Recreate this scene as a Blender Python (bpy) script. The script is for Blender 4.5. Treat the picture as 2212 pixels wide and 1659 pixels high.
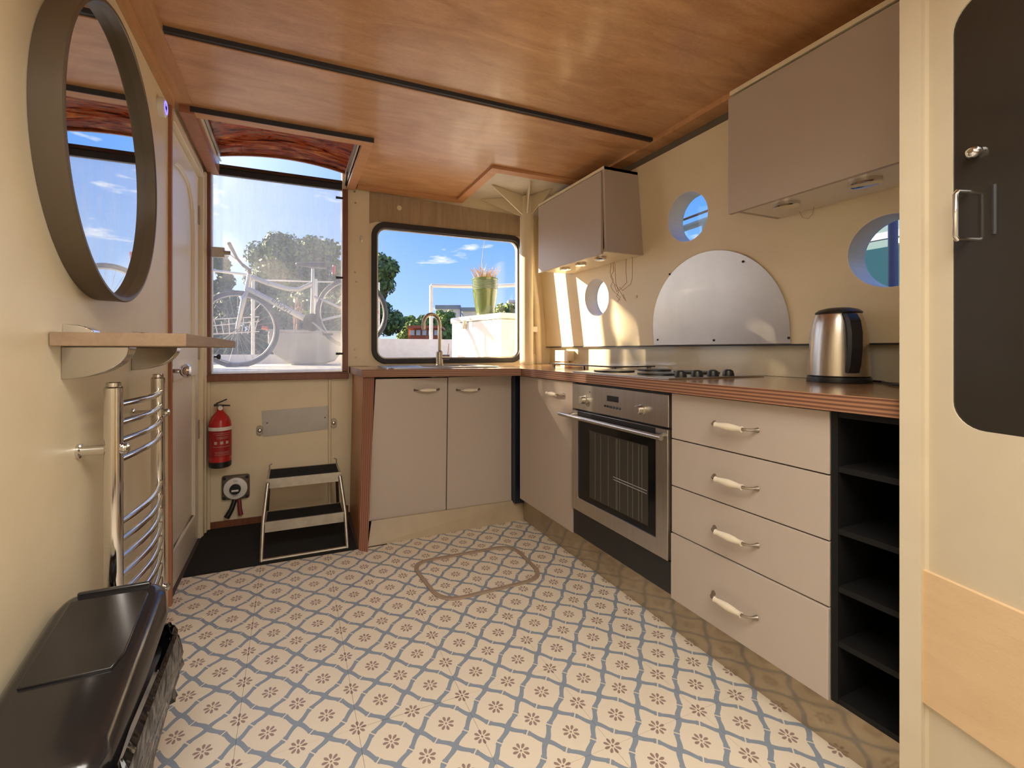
import bpy, bmesh, math, random
from mathutils import Vector, Matrix
random.seed(7)
PI = math.pi
for o in list(bpy.data.objects): bpy.data.objects.remove(o)
S = bpy.context.scene
C = S.collection

# ------------------------------------------------------------------ camera
F, PX, PY, YAW, EYE = 962.6, 1017.7, 754.9, 0.3833, 1.0362
cam = bpy.data.cameras.new('camera'); cam_o = bpy.data.objects.new('camera', cam); C.objects.link(cam_o)
cam.sensor_width = 36; cam.sensor_fit = 'HORIZONTAL'; cam.lens = F*36/2212
cam.shift_x = (1106-PX)/2212; cam.shift_y = (PY-829.5)/2212
cam.clip_start = 0.01; cam.clip_end = 500
cam_o.location = (0, 0, EYE); cam_o.rotation_euler = (PI/2, 0, -YAW)
S.camera = cam_o
FW = Vector((math.sin(YAW), math.cos(YAW), 0)); RT = Vector((math.cos(YAW), -math.sin(YAW), 0)); CC = Vector((0, 0, EYE))
def ray(u, v): return FW + RT*((u-PX)/F) + Vector((0, 0, -(v-PY)/F))
def onx(u, v, x): d = ray(u, v); return CC + d*(x/d.x)
def ony(u, v, y): d = ray(u, v); return CC + d*(y/d.y)
def onz(u, v, z): d = ray(u, v); return CC + d*((z-EYE)/d.z)

# ------------------------------------------------------------------ world, sun, lights, exposure
W = bpy.data.worlds.new('sky'); S.world = W; W.use_nodes = True
nt = W.node_tree; nt.nodes.clear()
def N(t, kind, **kw):
    n = t.nodes.new(kind)
    for k, v in kw.items():
        if k == 'inp':
            for a, b in v.items():
                s = n.inputs[a]
                s.default_value = b
        else: setattr(n, k, v)
    return n
def L(t, a, b): t.links.new(a, b)
out = N(nt, 'ShaderNodeOutputWorld'); bg = N(nt, 'ShaderNodeBackground', inp={'Strength': 1.25})
tc = N(nt, 'ShaderNodeTexCoord'); sp = N(nt, 'ShaderNodeSeparateXYZ'); L(nt, tc.outputs['Generated'], sp.inputs[0])
ramp = N(nt, 'ShaderNodeValToRGB'); L(nt, sp.outputs['Z'], ramp.inputs[0])
cr = ramp.color_ramp; cr.elements[0].position = -0.02; cr.elements[0].color = (.42, .50, .55, 1)
cr.elements[1].position = 0.9; cr.elements[1].color = (.045, .15, .55, 1)
for p, c in ((0.0, (.50, .66, .86, 1)), (0.10, (.30, .50, .86, 1)), (0.28, (.13, .33, .80, 1))):
    e = cr.elements.new(p); e.color = c
mp = N(nt, 'ShaderNodeMapping', inp={'Scale': (3.2, 3.2, 13), 'Location': (.35, 1.9, .2)}); L(nt, tc.outputs['Generated'], mp.inputs[0])
nz = N(nt, 'ShaderNodeTexNoise', inp={'Scale': 1.7, 'Detail': 6, 'Roughness': .55}); L(nt, mp.outputs[0], nz.inputs['Vector'])
cl = N(nt, 'ShaderNodeMapRange', inp={'From Min': .60, 'From Max': .70}); L(nt, nz.outputs[0], cl.inputs[0])
mx = N(nt, 'ShaderNodeMix', data_type='RGBA', inp={'B': (.95, .93, .92, 1)}); L(nt, cl.outputs[0], mx.inputs['Factor']); L(nt, ramp.outputs[0], mx.inputs['A'])
SUND = Vector((-.7255, .5875, .358)).normalized()
dp = N(nt, 'ShaderNodeVectorMath', operation='DOT_PRODUCT'); L(nt, tc.outputs['Generated'], dp.inputs[0]); dp.inputs[1].default_value = SUND
g0 = N(nt, 'ShaderNodeMath', operation='MAXIMUM', inp={1: 0}); L(nt, dp.outputs['Value'], g0.inputs[0])
g1 = N(nt, 'ShaderNodeMath', operation='POWER', inp={1: 5}); L(nt, g0.outputs[0], g1.inputs[0])
gm = N(nt, 'ShaderNodeMix', data_type='RGBA', blend_type='ADD', clamp_factor=False, inp={'B': (2.2, 2.05, 1.85, 1)}); L(nt, g1.outputs[0], gm.inputs['Factor']); L(nt, mx.outputs['Result'], gm.inputs['A'])
L(nt, gm.outputs['Result'], bg.inputs[0]); L(nt, bg.outputs[0], out.inputs[0])

sun = bpy.data.lights.new('sun', 'SUN'); sun.energy = 22.0; sun.angle = math.radians(.6); sun.color = (1, .80, .54)
so = bpy.data.objects.new('sun', sun); C.objects.link(so); so.rotation_euler = SUND.to_track_quat('Z', 'Y').to_euler()
def area(name, loc, target, sx, sy, power, col):
    l = bpy.data.lights.new(name, 'AREA'); l.shape = 'RECTANGLE'; l.size = sx; l.size_y = sy; l.energy = power; l.color = col
    o = bpy.data.objects.new(name, l); C.objects.link(o); o.location = loc
    o.rotation_euler = (Vector(loc)-Vector(target)).to_track_quat('Z', 'Y').to_euler(); return o
area('rear_fill', (.55, -1.40, 1.45), (.7, 2.5, 1.15), 1.7, 1.3, 9, (1, .95, .86))  # added fill lamp behind the camera, brightens the room
fill_l = area('overhead_fill', (.20, -.10, 2.03), (.20, .15, 0), 1.2, 1.2, 34, (1, .96, .86)); fill_l.data.spread = math.radians(142)  # added overhead fill lamp, no real opening above it
S.view_settings.view_transform = 'Standard'; S.view_settings.look = 'None'; S.view_settings.gamma = 1
S.view_settings.use_curve_mapping = False; S.view_settings.exposure = 0.16
S.cycles.max_bounces = 10; S.cycles.diffuse_bounces = 5; S.cycles.transparent_max_bounces = 16; S.cycles.sample_clamp_indirect = 6

# ------------------------------------------------------------------ materials
MATS = {}
def mat(name, col, rough=.6, metal=0, spec=.5, bump=None, nscale=None, ncol=None, nstretch=(1, 1, 1), namt=.5, emit=None, coat=0, detail=5):
    m = bpy.data.materials.new(name); m.use_nodes = True; t = m.node_tree; b = t.nodes['Principled BSDF']
    b.inputs['Base Color'].default_value = (*col, 1); b.inputs['Roughness'].default_value = rough; b.inputs['Metallic'].default_value = metal
    b.inputs['Specular IOR Level'].default_value = spec
    if coat: b.inputs['Coat Weight'].default_value = coat; b.inputs['Coat Roughness'].default_value = .15
    if emit: b.inputs['Emission Color'].default_value = (*emit[0], 1); b.inputs['Emission Strength'].default_value = emit[1]
    if nscale:
        tc = N(t, 'ShaderNodeTexCoord'); mp = N(t, 'ShaderNodeMapping', inp={'Scale': nstretch}); L(t, tc.outputs['Object'], mp.inputs[0])
        nz = N(t, 'ShaderNodeTexNoise', inp={'Scale': nscale, 'Detail': detail, 'Roughness': .6}); L(t, mp.outputs[0], nz.inputs['Vector'])
        if ncol:
            r = N(t, 'ShaderNodeMapRange', inp={'From Min': .5-namt/2, 'From Max': .5+namt/2}); L(t, nz.outputs[0], r.inputs[0])
            mx = N(t, 'ShaderNodeMix', data_type='RGBA', inp={'A': (*col, 1), 'B': (*ncol, 1)}); L(t, r.outputs[0], mx.inputs['Factor']); L(t, mx.outputs['Result'], b.inputs['Base Color'])
        if bump:
            bp = N(t, 'ShaderNodeBump', inp={'Strength': bump, 'Distance': .01}); L(t, nz.outputs[0], bp.inputs['Height']); L(t, bp.outputs[0], b.inputs['Normal'])
    MATS[name] = m; return m
cream = mat('cream_paint', (.79, .69, .49), .38, bump=.06, nscale=9, ncol=(.75, .645, .455), namt=.5)
cream_w = mat('pale_cream_gloss', (.78, .69, .50), .3, bump=.05, nscale=5, ncol=(.73, .63, .45))
door_cream = mat('door_cream_paint', (.60, .52, .385), .4, bump=.05, nscale=9, ncol=(.56, .48, .35))
white_gloss = mat('white_gloss_paint', (.78, .72, .62), .3, bump=.05, nscale=6)
white = mat('white_plastic', (.8, .78, .74), .35)
whitesteel = mat('white_painted_steel', (.80, .78, .74), .45, bump=.1, nscale=12, ncol=(.70, .67, .62), namt=.4)
taupe = mat('taupe_laminate', (.455, .385, .33), .42, bump=.03, nscale=220)
taupe_d = mat('taupe_edge', (.30, .21, .165), .5)
def wood(name, a, b, rough, grain=(1, 14, 14), scale=3.0, coat=0, fine=60):
    m = bpy.data.materials.new(name); m.use_nodes = True; t = m.node_tree; bs = t.nodes['Principled BSDF']
    tc = N(t, 'ShaderNodeTexCoord'); mp = N(t, 'ShaderNodeMapping', inp={'Scale': grain}); L(t, tc.outputs['Object'], mp.inputs[0])
    n1 = N(t, 'ShaderNodeTexNoise', inp={'Scale': scale, 'Detail': 7, 'Roughness': .62, 'Distortion': .9}); L(t, mp.outputs[0], n1.inputs['Vector'])
    n2 = N(t, 'ShaderNodeTexNoise', inp={'Scale': fine, 'Detail': 3}); L(t, mp.outputs[0], n2.inputs['Vector'])
    ad = N(t, 'ShaderNodeMath', operation='MULTIPLY_ADD', inp={1: .35}); L(t, n2.outputs[0], ad.inputs[0]); L(t, n1.outputs[0], ad.inputs[2])
    r = N(t, 'ShaderNodeMapRange', inp={'From Min': .45, 'From Max': .92}); L(t, ad.outputs[0], r.inputs[0])
    mx = N(t, 'ShaderNodeMix', data_type='RGBA', inp={'A': (*a, 1), 'B': (*b, 1)}); L(t, r.outputs[0], mx.inputs['Factor']); L(t, mx.outputs['Result'], bs.inputs['Base Color'])
    bp = N(t, 'ShaderNodeBump', inp={'Strength': .12, 'Distance': .004}); L(t, ad.outputs[0], bp.inputs['Height']); L(t, bp.outputs[0], bs.inputs['Normal'])
    bs.inputs['Roughness'].default_value = rough
    if coat: bs.inputs['Coat Weight'].default_value = coat; bs.inputs['Coat Roughness'].default_value = .12
    return m
ply = wood('ceiling_plywood', (.44, .215, .088), (.68, .38, .185), .34, (1.0, 4.5, 5), 3.2, .3, 60)
batten_w = wood('ceiling_batten_wood', (.46, .24, .10), (.60, .34, .16), .5, (9, 1, 9), 3)
batten_x = wood('cross_batten_wood', (.50, .24, .11), (.62, .33, .16), .45, (1, 9, 9), 3)
brown_fr = wood('brown_stained_wood', (.16, .055, .028), (.24, .09, .045), .4, (9, 9, 1), 3)
redwood = wood('red_brown_trim', (.33, .13, .07), (.42, .19, .11), .45, (9, 9, 1), 3)
work = wood('worktop_hardwood', (.30, .16, .075), (.44, .26, .14), .16, (12, 1.2, 8), 2.4, .4, 30)
workx = wood('sink_worktop_hardwood', (.30, .16, .075), (.44, .26, .14), .16, (1.2, 12, 8), 2.4, .4, 30)
ply_raw = wood('raw_birch_plywood', (.62, .43, .24), (.70, .51, .30), .65, (2, 2, 9), 2.2)
ply_grey = wood('weathered_plywood', (.30, .215, .135), (.46, .35, .225), .75, (16, 16, 1), 2.6)
shelf_w = wood('grey_brown_shelf_wood', (.26, .17, .105), (.35, .24, .155), .6, (8, 1, 8), 4)
# layered edge (plywood stripes along z)
def striped(name, a, b, n, axis='Z', rough=.5):
    m = bpy.data.materials.new(name); m.use_nodes = True; t = m.node_tree; bs = t.nodes['Principled BSDF']
    tc = N(t, 'ShaderNodeTexCoord'); sp = N(t, 'ShaderNodeSeparateXYZ'); L(t, tc.outputs['Object'], sp.inputs[0])
    nz = N(t, 'ShaderNodeTexNoise', inp={'Scale': 6, 'Detail': 2}); L(t, tc.outputs['Object'], nz.inputs['Vector'])
    ma = N(t, 'ShaderNodeMath', operation='MULTIPLY', inp={1: n}); L(t, sp.outputs[axis], ma.inputs[0])
    m2 = N(t, 'ShaderNodeMath', operation='MULTIPLY_ADD', inp={1: 1.2}); L(t, nz.outputs[0], m2.inputs[0]); L(t, ma.outputs[0], m2.inputs[2])
    m3 = N(t, 'ShaderNodeMath', operation='SINE'); L(t, m2.outputs[0], m3.inputs[0])
    r = N(t, 'ShaderNodeMapRange', inp={'From Min': -.8, 'From Max': .8}); L(t, m3.outputs[0], r.inputs[0])
    mx = N(t, 'ShaderNodeMix', data_type='RGBA', inp={'A': (*a, 1), 'B': (*b, 1)}); L(t, r.outputs[0], mx.inputs['Factor']); L(t, mx.outputs['Result'], bs.inputs['Base Color'])
    bs.inputs['Roughness'].default_value = rough; return m
edge_z = striped('laminated_worktop_edge', (.14, .055, .03), (.36, .18, .10), 620)
edge_x = striped('laminated_panel_edge', (.17, .065, .04), (.32, .14, .08), 700, 'X')
panel_w = wood('panel_side_wood', (.38, .17, .07), (.55, .28, .12), .4, (10, 10, 1), 2.5)
black = mat('black_plastic', (.012, .012, .013), .35)
black_m = mat('black_matt', (.004, .004, .004), .7, spec=.25, nscale=400, ncol=(.009, .008, .008), namt=.3)
rubber = mat('black_rubber', (.022, .022, .028), .55)
steel = mat('brushed_steel', (.58, .55, .50), .30, 1, bump=.02, nscale=3, nstretch=(1, 40, 1), ncol=(.48, .45, .41))
steel_arch = mat('smeared_steel', (.66, .63, .58), .36, 1, bump=.06, nscale=5, ncol=(.55, .52, .48), namt=.5)
kettle_m = mat('kettle_steel', (.55, .50, .44), .27, 1, bump=.03, nscale=6, nstretch=(30, 30, .3))
chrome = mat('chrome', (.72, .70, .68), .08, 1)
chrome_d = mat('satin_chrome', (.50, .47, .43), .16, 1)
alu = mat('dull_aluminium', (.50, .46, .40), .38, 1, bump=.05, nscale=20, ncol=(.36, .33, .28))
galv = mat('galvanised_plate', (.42, .40, .37), .45, .8, nscale=8, ncol=(.36, .34, .31))
brass = mat('aged_nickel', (.36, .31, .26), .35, 1)
ceramic = mat('cream_ceramic', (.74, .66, .52), .18)
mirror_m = mat('mirror_glass', (.86, .88, .86), .01, 1)
mirror_fr = mat('bronze_grey_frame', (.11, .083, .055), .4, .1, bump=.02, nscale=300)
red = mat('red_enamel', (.50, .02, .02), .25)
redlabel = mat('dark_red_label', (.36, .014, .018), .4)
navy = mat('dark_navy_filler', (.008, .013, .030), .4)
mat_black = mat('black_carpet', (.010, .009, .009), .95, bump=.4, nscale=500)
darkglass = mat('smoked_door_glass', (.025, .022, .018), .12, spec=.5, coat=.3)
ovenglass = mat('oven_black_glass', (.006, .006, .006), .12, spec=.35)
skirt = mat('plinth_reflective_foil', (.50, .41, .29), .10, .55, bump=.06, nscale=7, ncol=(.34, .27, .19))
binp = mat('glossy_black_bin_plastic', (.014, .013, .014), .22, coat=.5, bump=.05, nscale=4)
bag = mat('shiny_black_bin_bag', (.005, .005, .006), .12, coat=.0, spec=.4, bump=1.0, nscale=24, detail=1)
green_gl = mat('olive_green_glaze', (.085, .115, .035), .12, coat=.6)
straw = mat('dry_grass', (.48, .34, .18), .8)
leaf_mats = [mat('leaf_yellow_green', (.26, .36, .08), .6), mat('leaf_mid', (.14, .22, .06), .6), mat('leaf_dark', (.07, .12, .045), .6)]  # three leaf greens, mixed at random within each crown
bark = mat('bark', (.10, .075, .05), .9, bump=.5, nscale=20)
bike_m = mat('silver_bike_paint', (.55, .52, .46), .3, .6)
tyre = mat('tyre_rubber', (.06, .065, .075), .7)
grey_tarp = mat('grey_painted_trough', (.40, .38, .34), .6, bump=.2, nscale=8, ncol=(.30, .28, .24))
deck_m = mat('pale_deck_paint', (.60, .58, .53), .5, bump=.1, nscale=15, ncol=(.50, .48, .44))
water = mat('canal_water', (.03, .06, .05), .08, bump=.3, nscale=3)
teal = mat('teal_hull_paint', (.010, .034, .052), .95, spec=.05)
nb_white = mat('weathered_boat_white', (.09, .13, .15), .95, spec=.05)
navy_b = mat('blue_roof_band', (.012, .025, .11), .4)
orange = mat('orange_boat_paint', (.60, .12, .04), .5)
stucco = mat('white_render', (.62, .60, .58), .8)
grey_roof = mat('grey_roof', (.20, .23, .27), .6)
amber_refl = mat('orange_reflector', (.75, .16, .05), .3)
cable_w = mat('pale_cable', (.55, .45, .30), .5)
soil = mat('soil', (.09, .07, .05), .95)
splash_m = mat('glossy_splashback', (.50, .45, .33), .10, .0, coat=.8, bump=.04, nscale=2.5, ncol=(.56, .50, .37))
roof_steel = mat('white_roof_steel', (.74, .70, .60), .4, bump=.15, nscale=14, ncol=(.60, .55, .45))
grille = mat('lamp_glass', (.8, .78, .7), .2)
led_blue = mat('blue_led_ring', (.1, .1, .9), .3, emit=((.12, .10, 1), 3.5))

def glass(name, film=0.0, tint=(1, 1, 1), streak=False):
    m = bpy.data.materials.new(name); m.use_nodes = True; t = m.node_tree; t.nodes.clear()
    o = N(t, 'ShaderNodeOutputMaterial'); tr = N(t, 'ShaderNodeBsdfTransparent', inp={'Color': (*tint, 1)}); gl = N(t, 'ShaderNodeBsdfGlossy', inp={'Roughness': .02})
    ge = N(t, 'ShaderNodeNewGeometry'); dt = N(t, 'ShaderNodeVectorMath', operation='DOT_PRODUCT'); L(t, ge.outputs['Normal'], dt.inputs[0]); L(t, ge.outputs['Incoming'], dt.inputs[1])
    ab = N(t, 'ShaderNodeMath', operation='ABSOLUTE'); L(t, dt.outputs['Value'], ab.inputs[0]); iv = N(t, 'ShaderNodeMath', operation='SUBTRACT', use_clamp=True, inp={0: 1}); L(t, ab.outputs[0], iv.inputs[1])
    pw_ = N(t, 'ShaderNodeMath', operation='POWER', inp={1: 5}); L(t, iv.outputs[0], pw_.inputs[0]); ml = N(t, 'ShaderNodeMath', operation='MULTIPLY_ADD', inp={1: .9, 2: .02}); L(t, pw_.outputs[0], ml.inputs[0])
    m1 = N(t, 'ShaderNodeMixShader'); L(t, ml.outputs[0], m1.inputs[0]); L(t, tr.outputs[0], m1.inputs[1]); L(t, gl.outputs[0], m1.inputs[2]); last = m1
    if film:
        tl = N(t, 'ShaderNodeBsdfTranslucent', inp={'Color': (.92, .90, .86, 1)}); df = N(t, 'ShaderNodeBsdfDiffuse', inp={'Color': (.8, .78, .72, 1)}); m3 = N(t, 'ShaderNodeMixShader', inp={0: .25}); L(t, tl.outputs[0], m3.inputs[1]); L(t, df.outputs[0], m3.inputs[2])
        tc = N(t, 'ShaderNodeTexCoord'); mp = N(t, 'ShaderNodeMapping', inp={'Scale': (26, 1, 1.3)}); L(t, tc.outputs['Object'], mp.inputs[0])
        nz = N(t, 'ShaderNodeTexNoise', inp={'Scale': 1.5, 'Detail': 4}); L(t, mp.outputs[0], nz.inputs['Vector'])
        r = N(t, 'ShaderNodeMapRange', inp={'From Min': .4, 'From Max': .75, 'To Min': film, 'To Max': film*1.5}); L(t, nz.outputs[0], r.inputs[0])
        m2 = N(t, 'ShaderNodeMixShader'); L(t, r.outputs[0], m2.inputs[0]); L(t, m1.outputs[0], m2.inputs[1]); L(t, m3.outputs[0], m2.inputs[2]); last = m2
    L(t, last.outputs[0], o.inputs[0]); return m
g_clear = glass('clear_pane'); g_dirty = glass('dusty_streaked_pane', .16); g_port = glass('porthole_pane', 0, (.92, .97, 1))

# marbled acrylic of the sliding hatch lid
def marble():
    m = bpy.data.materials.new('marbled_red_brown_acrylic'); m.use_nodes = True; t = m.node_tree; b = t.nodes['Principled BSDF']
    tc = N(t, 'ShaderNodeTexCoord'); mp = N(t, 'ShaderNodeMapping', inp={'Scale': (2.2, 11, 11)}); L(t, tc.outputs['Object'], mp.inputs[0])
    nz = N(t, 'ShaderNodeTexNoise', inp={'Scale': 1.9, 'Detail': 6, 'Roughness': .62, 'Distortion': 1.6}); L(t, mp.outputs[0], nz.inputs['Vector'])
    r = N(t, 'ShaderNodeValToRGB'); L(t, nz.outputs[0], r.inputs[0]); c = r.color_ramp
    c.elements[0].position = .33; c.elements[0].color = (.05, .012, .008, 1); c.elements[1].position = .70; c.elements[1].color = (1.0, .56, .24, 1)
    for p, k in ((.42, (.22, .035, .015, 1)), (.50, (.75, .16, .03, 1)), (.55, (.28, .19, .16, 1)), (.60, (.85, .32, .08, 1))):
        e = c.elements.new(p); e.color = k
    L(t, r.outputs[0], b.inputs['Base Color']); b.inputs['Roughness'].default_value = .12; b.inputs['Transmission Weight'].default_value = 0
    tl = N(t, 'ShaderNodeBsdfTranslucent'); L(t, r.outputs[0], tl.inputs[0]); ms = N(t, 'ShaderNodeMixShader', inp={0: .6})
    L(t, b.outputs[0], ms.inputs[1]); L(t, tl.outputs[0], ms.inputs[2]); L(t, ms.outputs[0], t.nodes['Material Output'].inputs[0]); return m
marble_m = marble()

# patterned vinyl tile: blue ribbons round cream stars and octagons with petal flowers
TS = .1524; TX0, TY0 = 1.107*TS, 8.185*TS
def tile_mat():
    m = bpy.data.materials.new('patterned_vinyl_tile'); m.use_nodes = True; t = m.node_tree; b = t.nodes['Principled BSDF']
    ge = N(t, 'ShaderNodeNewGeometry'); sp = N(t, 'ShaderNodeSeparateXYZ'); L(t, ge.outputs['Position'], sp.inputs[0])
    def M(op, a, bb=None, c=None, clamp=False):
        n = N(t, 'ShaderNodeMath', operation=op, use_clamp=clamp)
        for i, v in enumerate((a, bb, c)):
            if v is None: continue
            if isinstance(v, (int, float)): n.inputs[i].default_value = v
            else: L(t, v, n.inputs[i])
        return n.outputs[0]
    X = M('DIVIDE', M('SUBTRACT', sp.outputs[0], TX0), TS); Y = M('DIVIDE', M('SUBTRACT', sp.outputs[1], TY0), TS)
    x = M('SUBTRACT', X, M('ROUND', X)); y = M('SUBTRACT', Y, M('ROUND', Y))      # star centred
    a = M('ABSOLUTE', x); c = M('ABSOLUTE', y)
    s1 = M('MULTIPLY', M('SUBTRACT', M('ADD', a, c), .5), .7071)                    # >0 inside the octagon cell
    tt = M('ABSOLUTE', M('MULTIPLY', M('SUBTRACT', a, c), .7071)); tn = M('DIVIDE', tt, .3536)
    off = M('MULTIPLY', M('MULTIPLY', M('COSINE', M('MULTIPLY', tn, 2.83)), M('SUBTRACT', 1, M('MULTIPLY', tn, tn))), -.036)
    d = M('ABSOLUTE', M('SUBTRACT', s1, off))
    flare = M('MULTIPLY', M('LESS_THAN', tt, .06), .010)
    w = M('ADD', M('MULTIPLY_ADD', M('POWER', tn, 3), .014, .041), flare)
    rib = M('MULTIPLY', M('LESS_THAN', d, w), M('GREATER_THAN', M('ABSOLUTE', M('SUBTRACT', tt, M('MULTIPLY', s1, .0))), .011))
    # flower at both kinds of centre
    x2 = M('SUBTRACT', M('ABSOLUTE', x), .5); y2 = M('SUBTRACT', M('ABSOLUTE', y), .5)
    ins = M('GREATER_THAN', s1, 0)
    fx = M('ADD', M('MULTIPLY', x2, ins), M('MULTIPLY', x, M('SUBTRACT', 1, ins))); fy = M('ADD', M('MULTIPLY', y2, ins), M('MULTIPLY', y, M('SUBTRACT', 1, ins)))
    r = M('SQRT', M('ADD', M('MULTIPLY', fx, fx), M('MULTIPLY', fy, fy)))
    ang = M('ARCTAN2', fy, fx); q = M('DIVIDE', M('ADD', ang, PI/8), PI/4); fa = M('MULTIPLY', M('SUBTRACT', M('SUBTRACT', q, M('FLOOR', q)), .5), PI/4)
    arc = M('ABSOLUTE', M('MULTIPLY', M('SINE', fa), r))
    # teardrop: widens outwards then closes
    k = M('DIVIDE', M('SUBTRACT', r, .040), .110)
    pw = M('MULTIPLY', M('MULTIPLY', M('MAXIMUM', k, 0), M('SQRT', M('MAXIMUM', M('SUBTRACT', 1, k), 0))), .068)
    pet = M('MULTIPLY', M('LESS_THAN', arc, pw), M('GREATER_THAN', r, .040)); dot = M('LESS_THAN', r, .020); fl = M('MAXIMUM', pet, dot)
    nz = N(t, 'ShaderNodeTexNoise', inp={'Scale': 2.2, 'Detail': 3}); L(t, ge.outputs['Position'], nz.inputs['Vector'])
    base = N(t, 'ShaderNodeMix', data_type='RGBA', inp={'A': (.72, .635, .51, 1), 'B': (.78, .69, .56, 1)}); L(t, nz.outputs[0], base.inputs['Factor'])
    m1 = N(t, 'ShaderNodeMix', data_type='RGBA', inp={'B': (.25, .295, .36, 1)}); L(t, rib, m1.inputs['Factor']); L(t, base.outputs['Result'], m1.inputs['A'])
    m2 = N(t, 'ShaderNodeMix', data_type='RGBA', inp={'B': (.31, .215, .185, 1)}); L(t, fl, m2.inputs['Factor']); L(t, m1.outputs['Result'], m2.inputs['A'])
    L(t, m2.outputs['Result'], b.inputs['Base Color']); b.inputs['Roughness'].default_value = .38; return m
tile_m = tile_mat()
seam_m = mat('dark_seam', (.10, .06, .045), .9)

# ------------------------------------------------------------------ mesh helpers
ORG = {}
class MB:
    def __init__(s): s.bm = bmesh.new(); s.mi = 0
    def _f(s, vs):
        try: f = s.bm.faces.new(vs); f.material_index = s.mi; f.smooth = True; return f
        except ValueError: return None
    def hexa(s, p):
        v = [s.bm.verts.new(q) for q in p]     # bottom 0-3 ccw, top 4-7
        for f in ((3, 2, 1, 0), (4, 5, 6, 7), (0, 1, 5, 4), (1, 2, 6, 5), (2, 3, 7, 6), (3, 0, 4, 7)): s._f([v[i] for i in f])
        return s
    def box(s, x0, x1, y0, y1, z0, z1):
        return s.hexa([(x0, y0, z0), (x1, y0, z0), (x1, y1, z0), (x0, y1, z0), (x0, y0, z1), (x1, y0, z1), (x1, y1, z1), (x0, y1, z1)])
    def tube(s, pts, r, n=12, closed=False, cap=True):
        pts = [Vector(p) for p in pts]; rs = r if isinstance(r, (list, tuple)) else [r]*len(pts); rings = []; up = None
        for i, p in enumerate(pts):
            a = pts[i-1] if (i or closed) else p; b = pts[(i+1) % len(pts)] if (i < len(pts)-1 or closed) else p
            d = (b-a).normalized() if (b-a).length > 1e-9 else Vector((0, 0, 1))
            if up is None: up = Vector((0, 0, 1)) if abs(d.z) < .9 else Vector((1, 0, 0))
            x = d.cross(up); x = x.normalized() if x.length > 1e-6 else d.orthogonal().normalized()
            y = x.cross(d).normalized(); up = y
            rings.append([s.bm.verts.new(p+x*math.cos(2*PI*k/n)*rs[i]+y*math.sin(2*PI*k/n)*rs[i]) for k in range(n)])
        m = len(pts)
        for i in range(m if closed else m-1):
            A, B = rings[i], rings[(i+1) % m]
            for k in range(n): s._f([A[k], A[(k+1) % n], B[(k+1) % n], B[k]])
        if cap and not closed: s._f(rings[0][::-1]); s._f(rings[-1])
        return s
    def lathe(s, prof, loc=(0, 0, 0), axis='Z', n=32, cap=True):
        loc = Vector(loc); rings = []
        for r, h in prof:
            ring = []
            for k in range(n):
                a = 2*PI*k/n; c, q = math.cos(a)*r, math.sin(a)*r
                v = {'Z': (c, q, h), 'X': (h, c, q), 'Y': (q, h, c)}[axis]
                ring.append(s.bm.verts.new(loc+Vector(v)))
            rings.append(ring)
        for A, B in zip(rings, rings[1:]):
            for k in range(n): s._f([A[k], A[(k+1) % n], B[(k+1) % n], B[k]])
        if cap: s._f(rings[0][::-1]); s._f(rings[-1])
        return s
    def plate(s, outer, holes, fn):
        """polygon with holes; fn(a,b,t) maps it to 3-D, t=0 front, t=1 back"""
        loops = [outer]+list(holes); R = []
        for t in (0, 1):
            vl, es = [], []
            for lp in loops:
                vs = [s.bm.verts.new(fn(a, b, t)) for a, b in lp]; vl.append(vs)
                for i in range(len(vs)): es.append(s.bm.edges.new((vs[i], vs[(i+1) % len(vs)])))
            r = bmesh.ops.triangle_fill(s.bm, use_beauty=True, use_dissolve=False, edges=es)
            for f in r['geom']:
                if isinstance(f, bmesh.types.BMFace): f.material_index = s.mi; f.smooth = True
            R.append(vl)
        for A, B in zip(*R):
            for i in range(len(A)): s._f([A[i], A[(i+1) % len(A)], B[(i+1) % len(A)], B[i]])
        return s
    def build(s, name, mats, parent=None, origin=None, sharp=35, bevel=0, label=None):
        mats = mats if isinstance(mats, (list, tuple)) else [mats]
        bmesh.ops.recalc_face_normals(s.bm, faces=s.bm.faces)
        if parent is not None: org = ORG[parent.name]
        elif origin is not None: org = Vector(origin)
        else:
            co = [v.co for v in s.bm.verts]
            org = Vector(((min(c.x for c in co)+max(c.x for c in co))/2, (min(c.y for c in co)+max(c.y for c in co))/2, min(c.z for c in co)))
        bmesh.ops.translate(s.bm, verts=s.bm.verts, vec=-org)
        me = bpy.data.meshes.new(name); s.bm.to_mesh(me); s.bm.free()
        for m in mats: me.materials.append(m)
        me.set_sharp_from_angle(angle=math.radians(sharp))
        o = bpy.data.objects.new(name, me); C.objects.link(o)
        if parent is not None: o.parent = parent
        else: o.location = org
        ORG[o.name] = org
        if bevel:
            bv = o.modifiers.new('bevel', 'BEVEL'); bv.width = bevel; bv.segments = 2; bv.limit_method = 'ANGLE'; bv.angle_limit = math.radians(50)
        if label: o['label'] = label
        return o
def tag(o, label, cat, group=None, kind=None):
    o['label'] = label; o['category'] = cat
    if group: o['group'] = group
    if kind: o['kind'] = kind
    return o
def struct(o, label, cat): return tag(o, label, cat, None, 'structure')
def thing(name, label, cat, loc, group=None, kind=None):
    o = bpy.data.objects.new(name, None); o.empty_display_size = .05; C.objects.link(o); o.location = loc; ORG[o.name] = Vector(loc)
    return tag(o, label, cat, group, kind)
def copy_tree(o, parent=None, delta=None, label=None):
    c = o.copy(); C.objects.link(c); c.parent = parent
    if delta is not None: c.location = Vector(o.location)+Vector(delta); ORG[c.name] = c.location.copy()
    if label: c['label'] = label
    for ch in o.children: copy_tree(ch, c)
    return c
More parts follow.
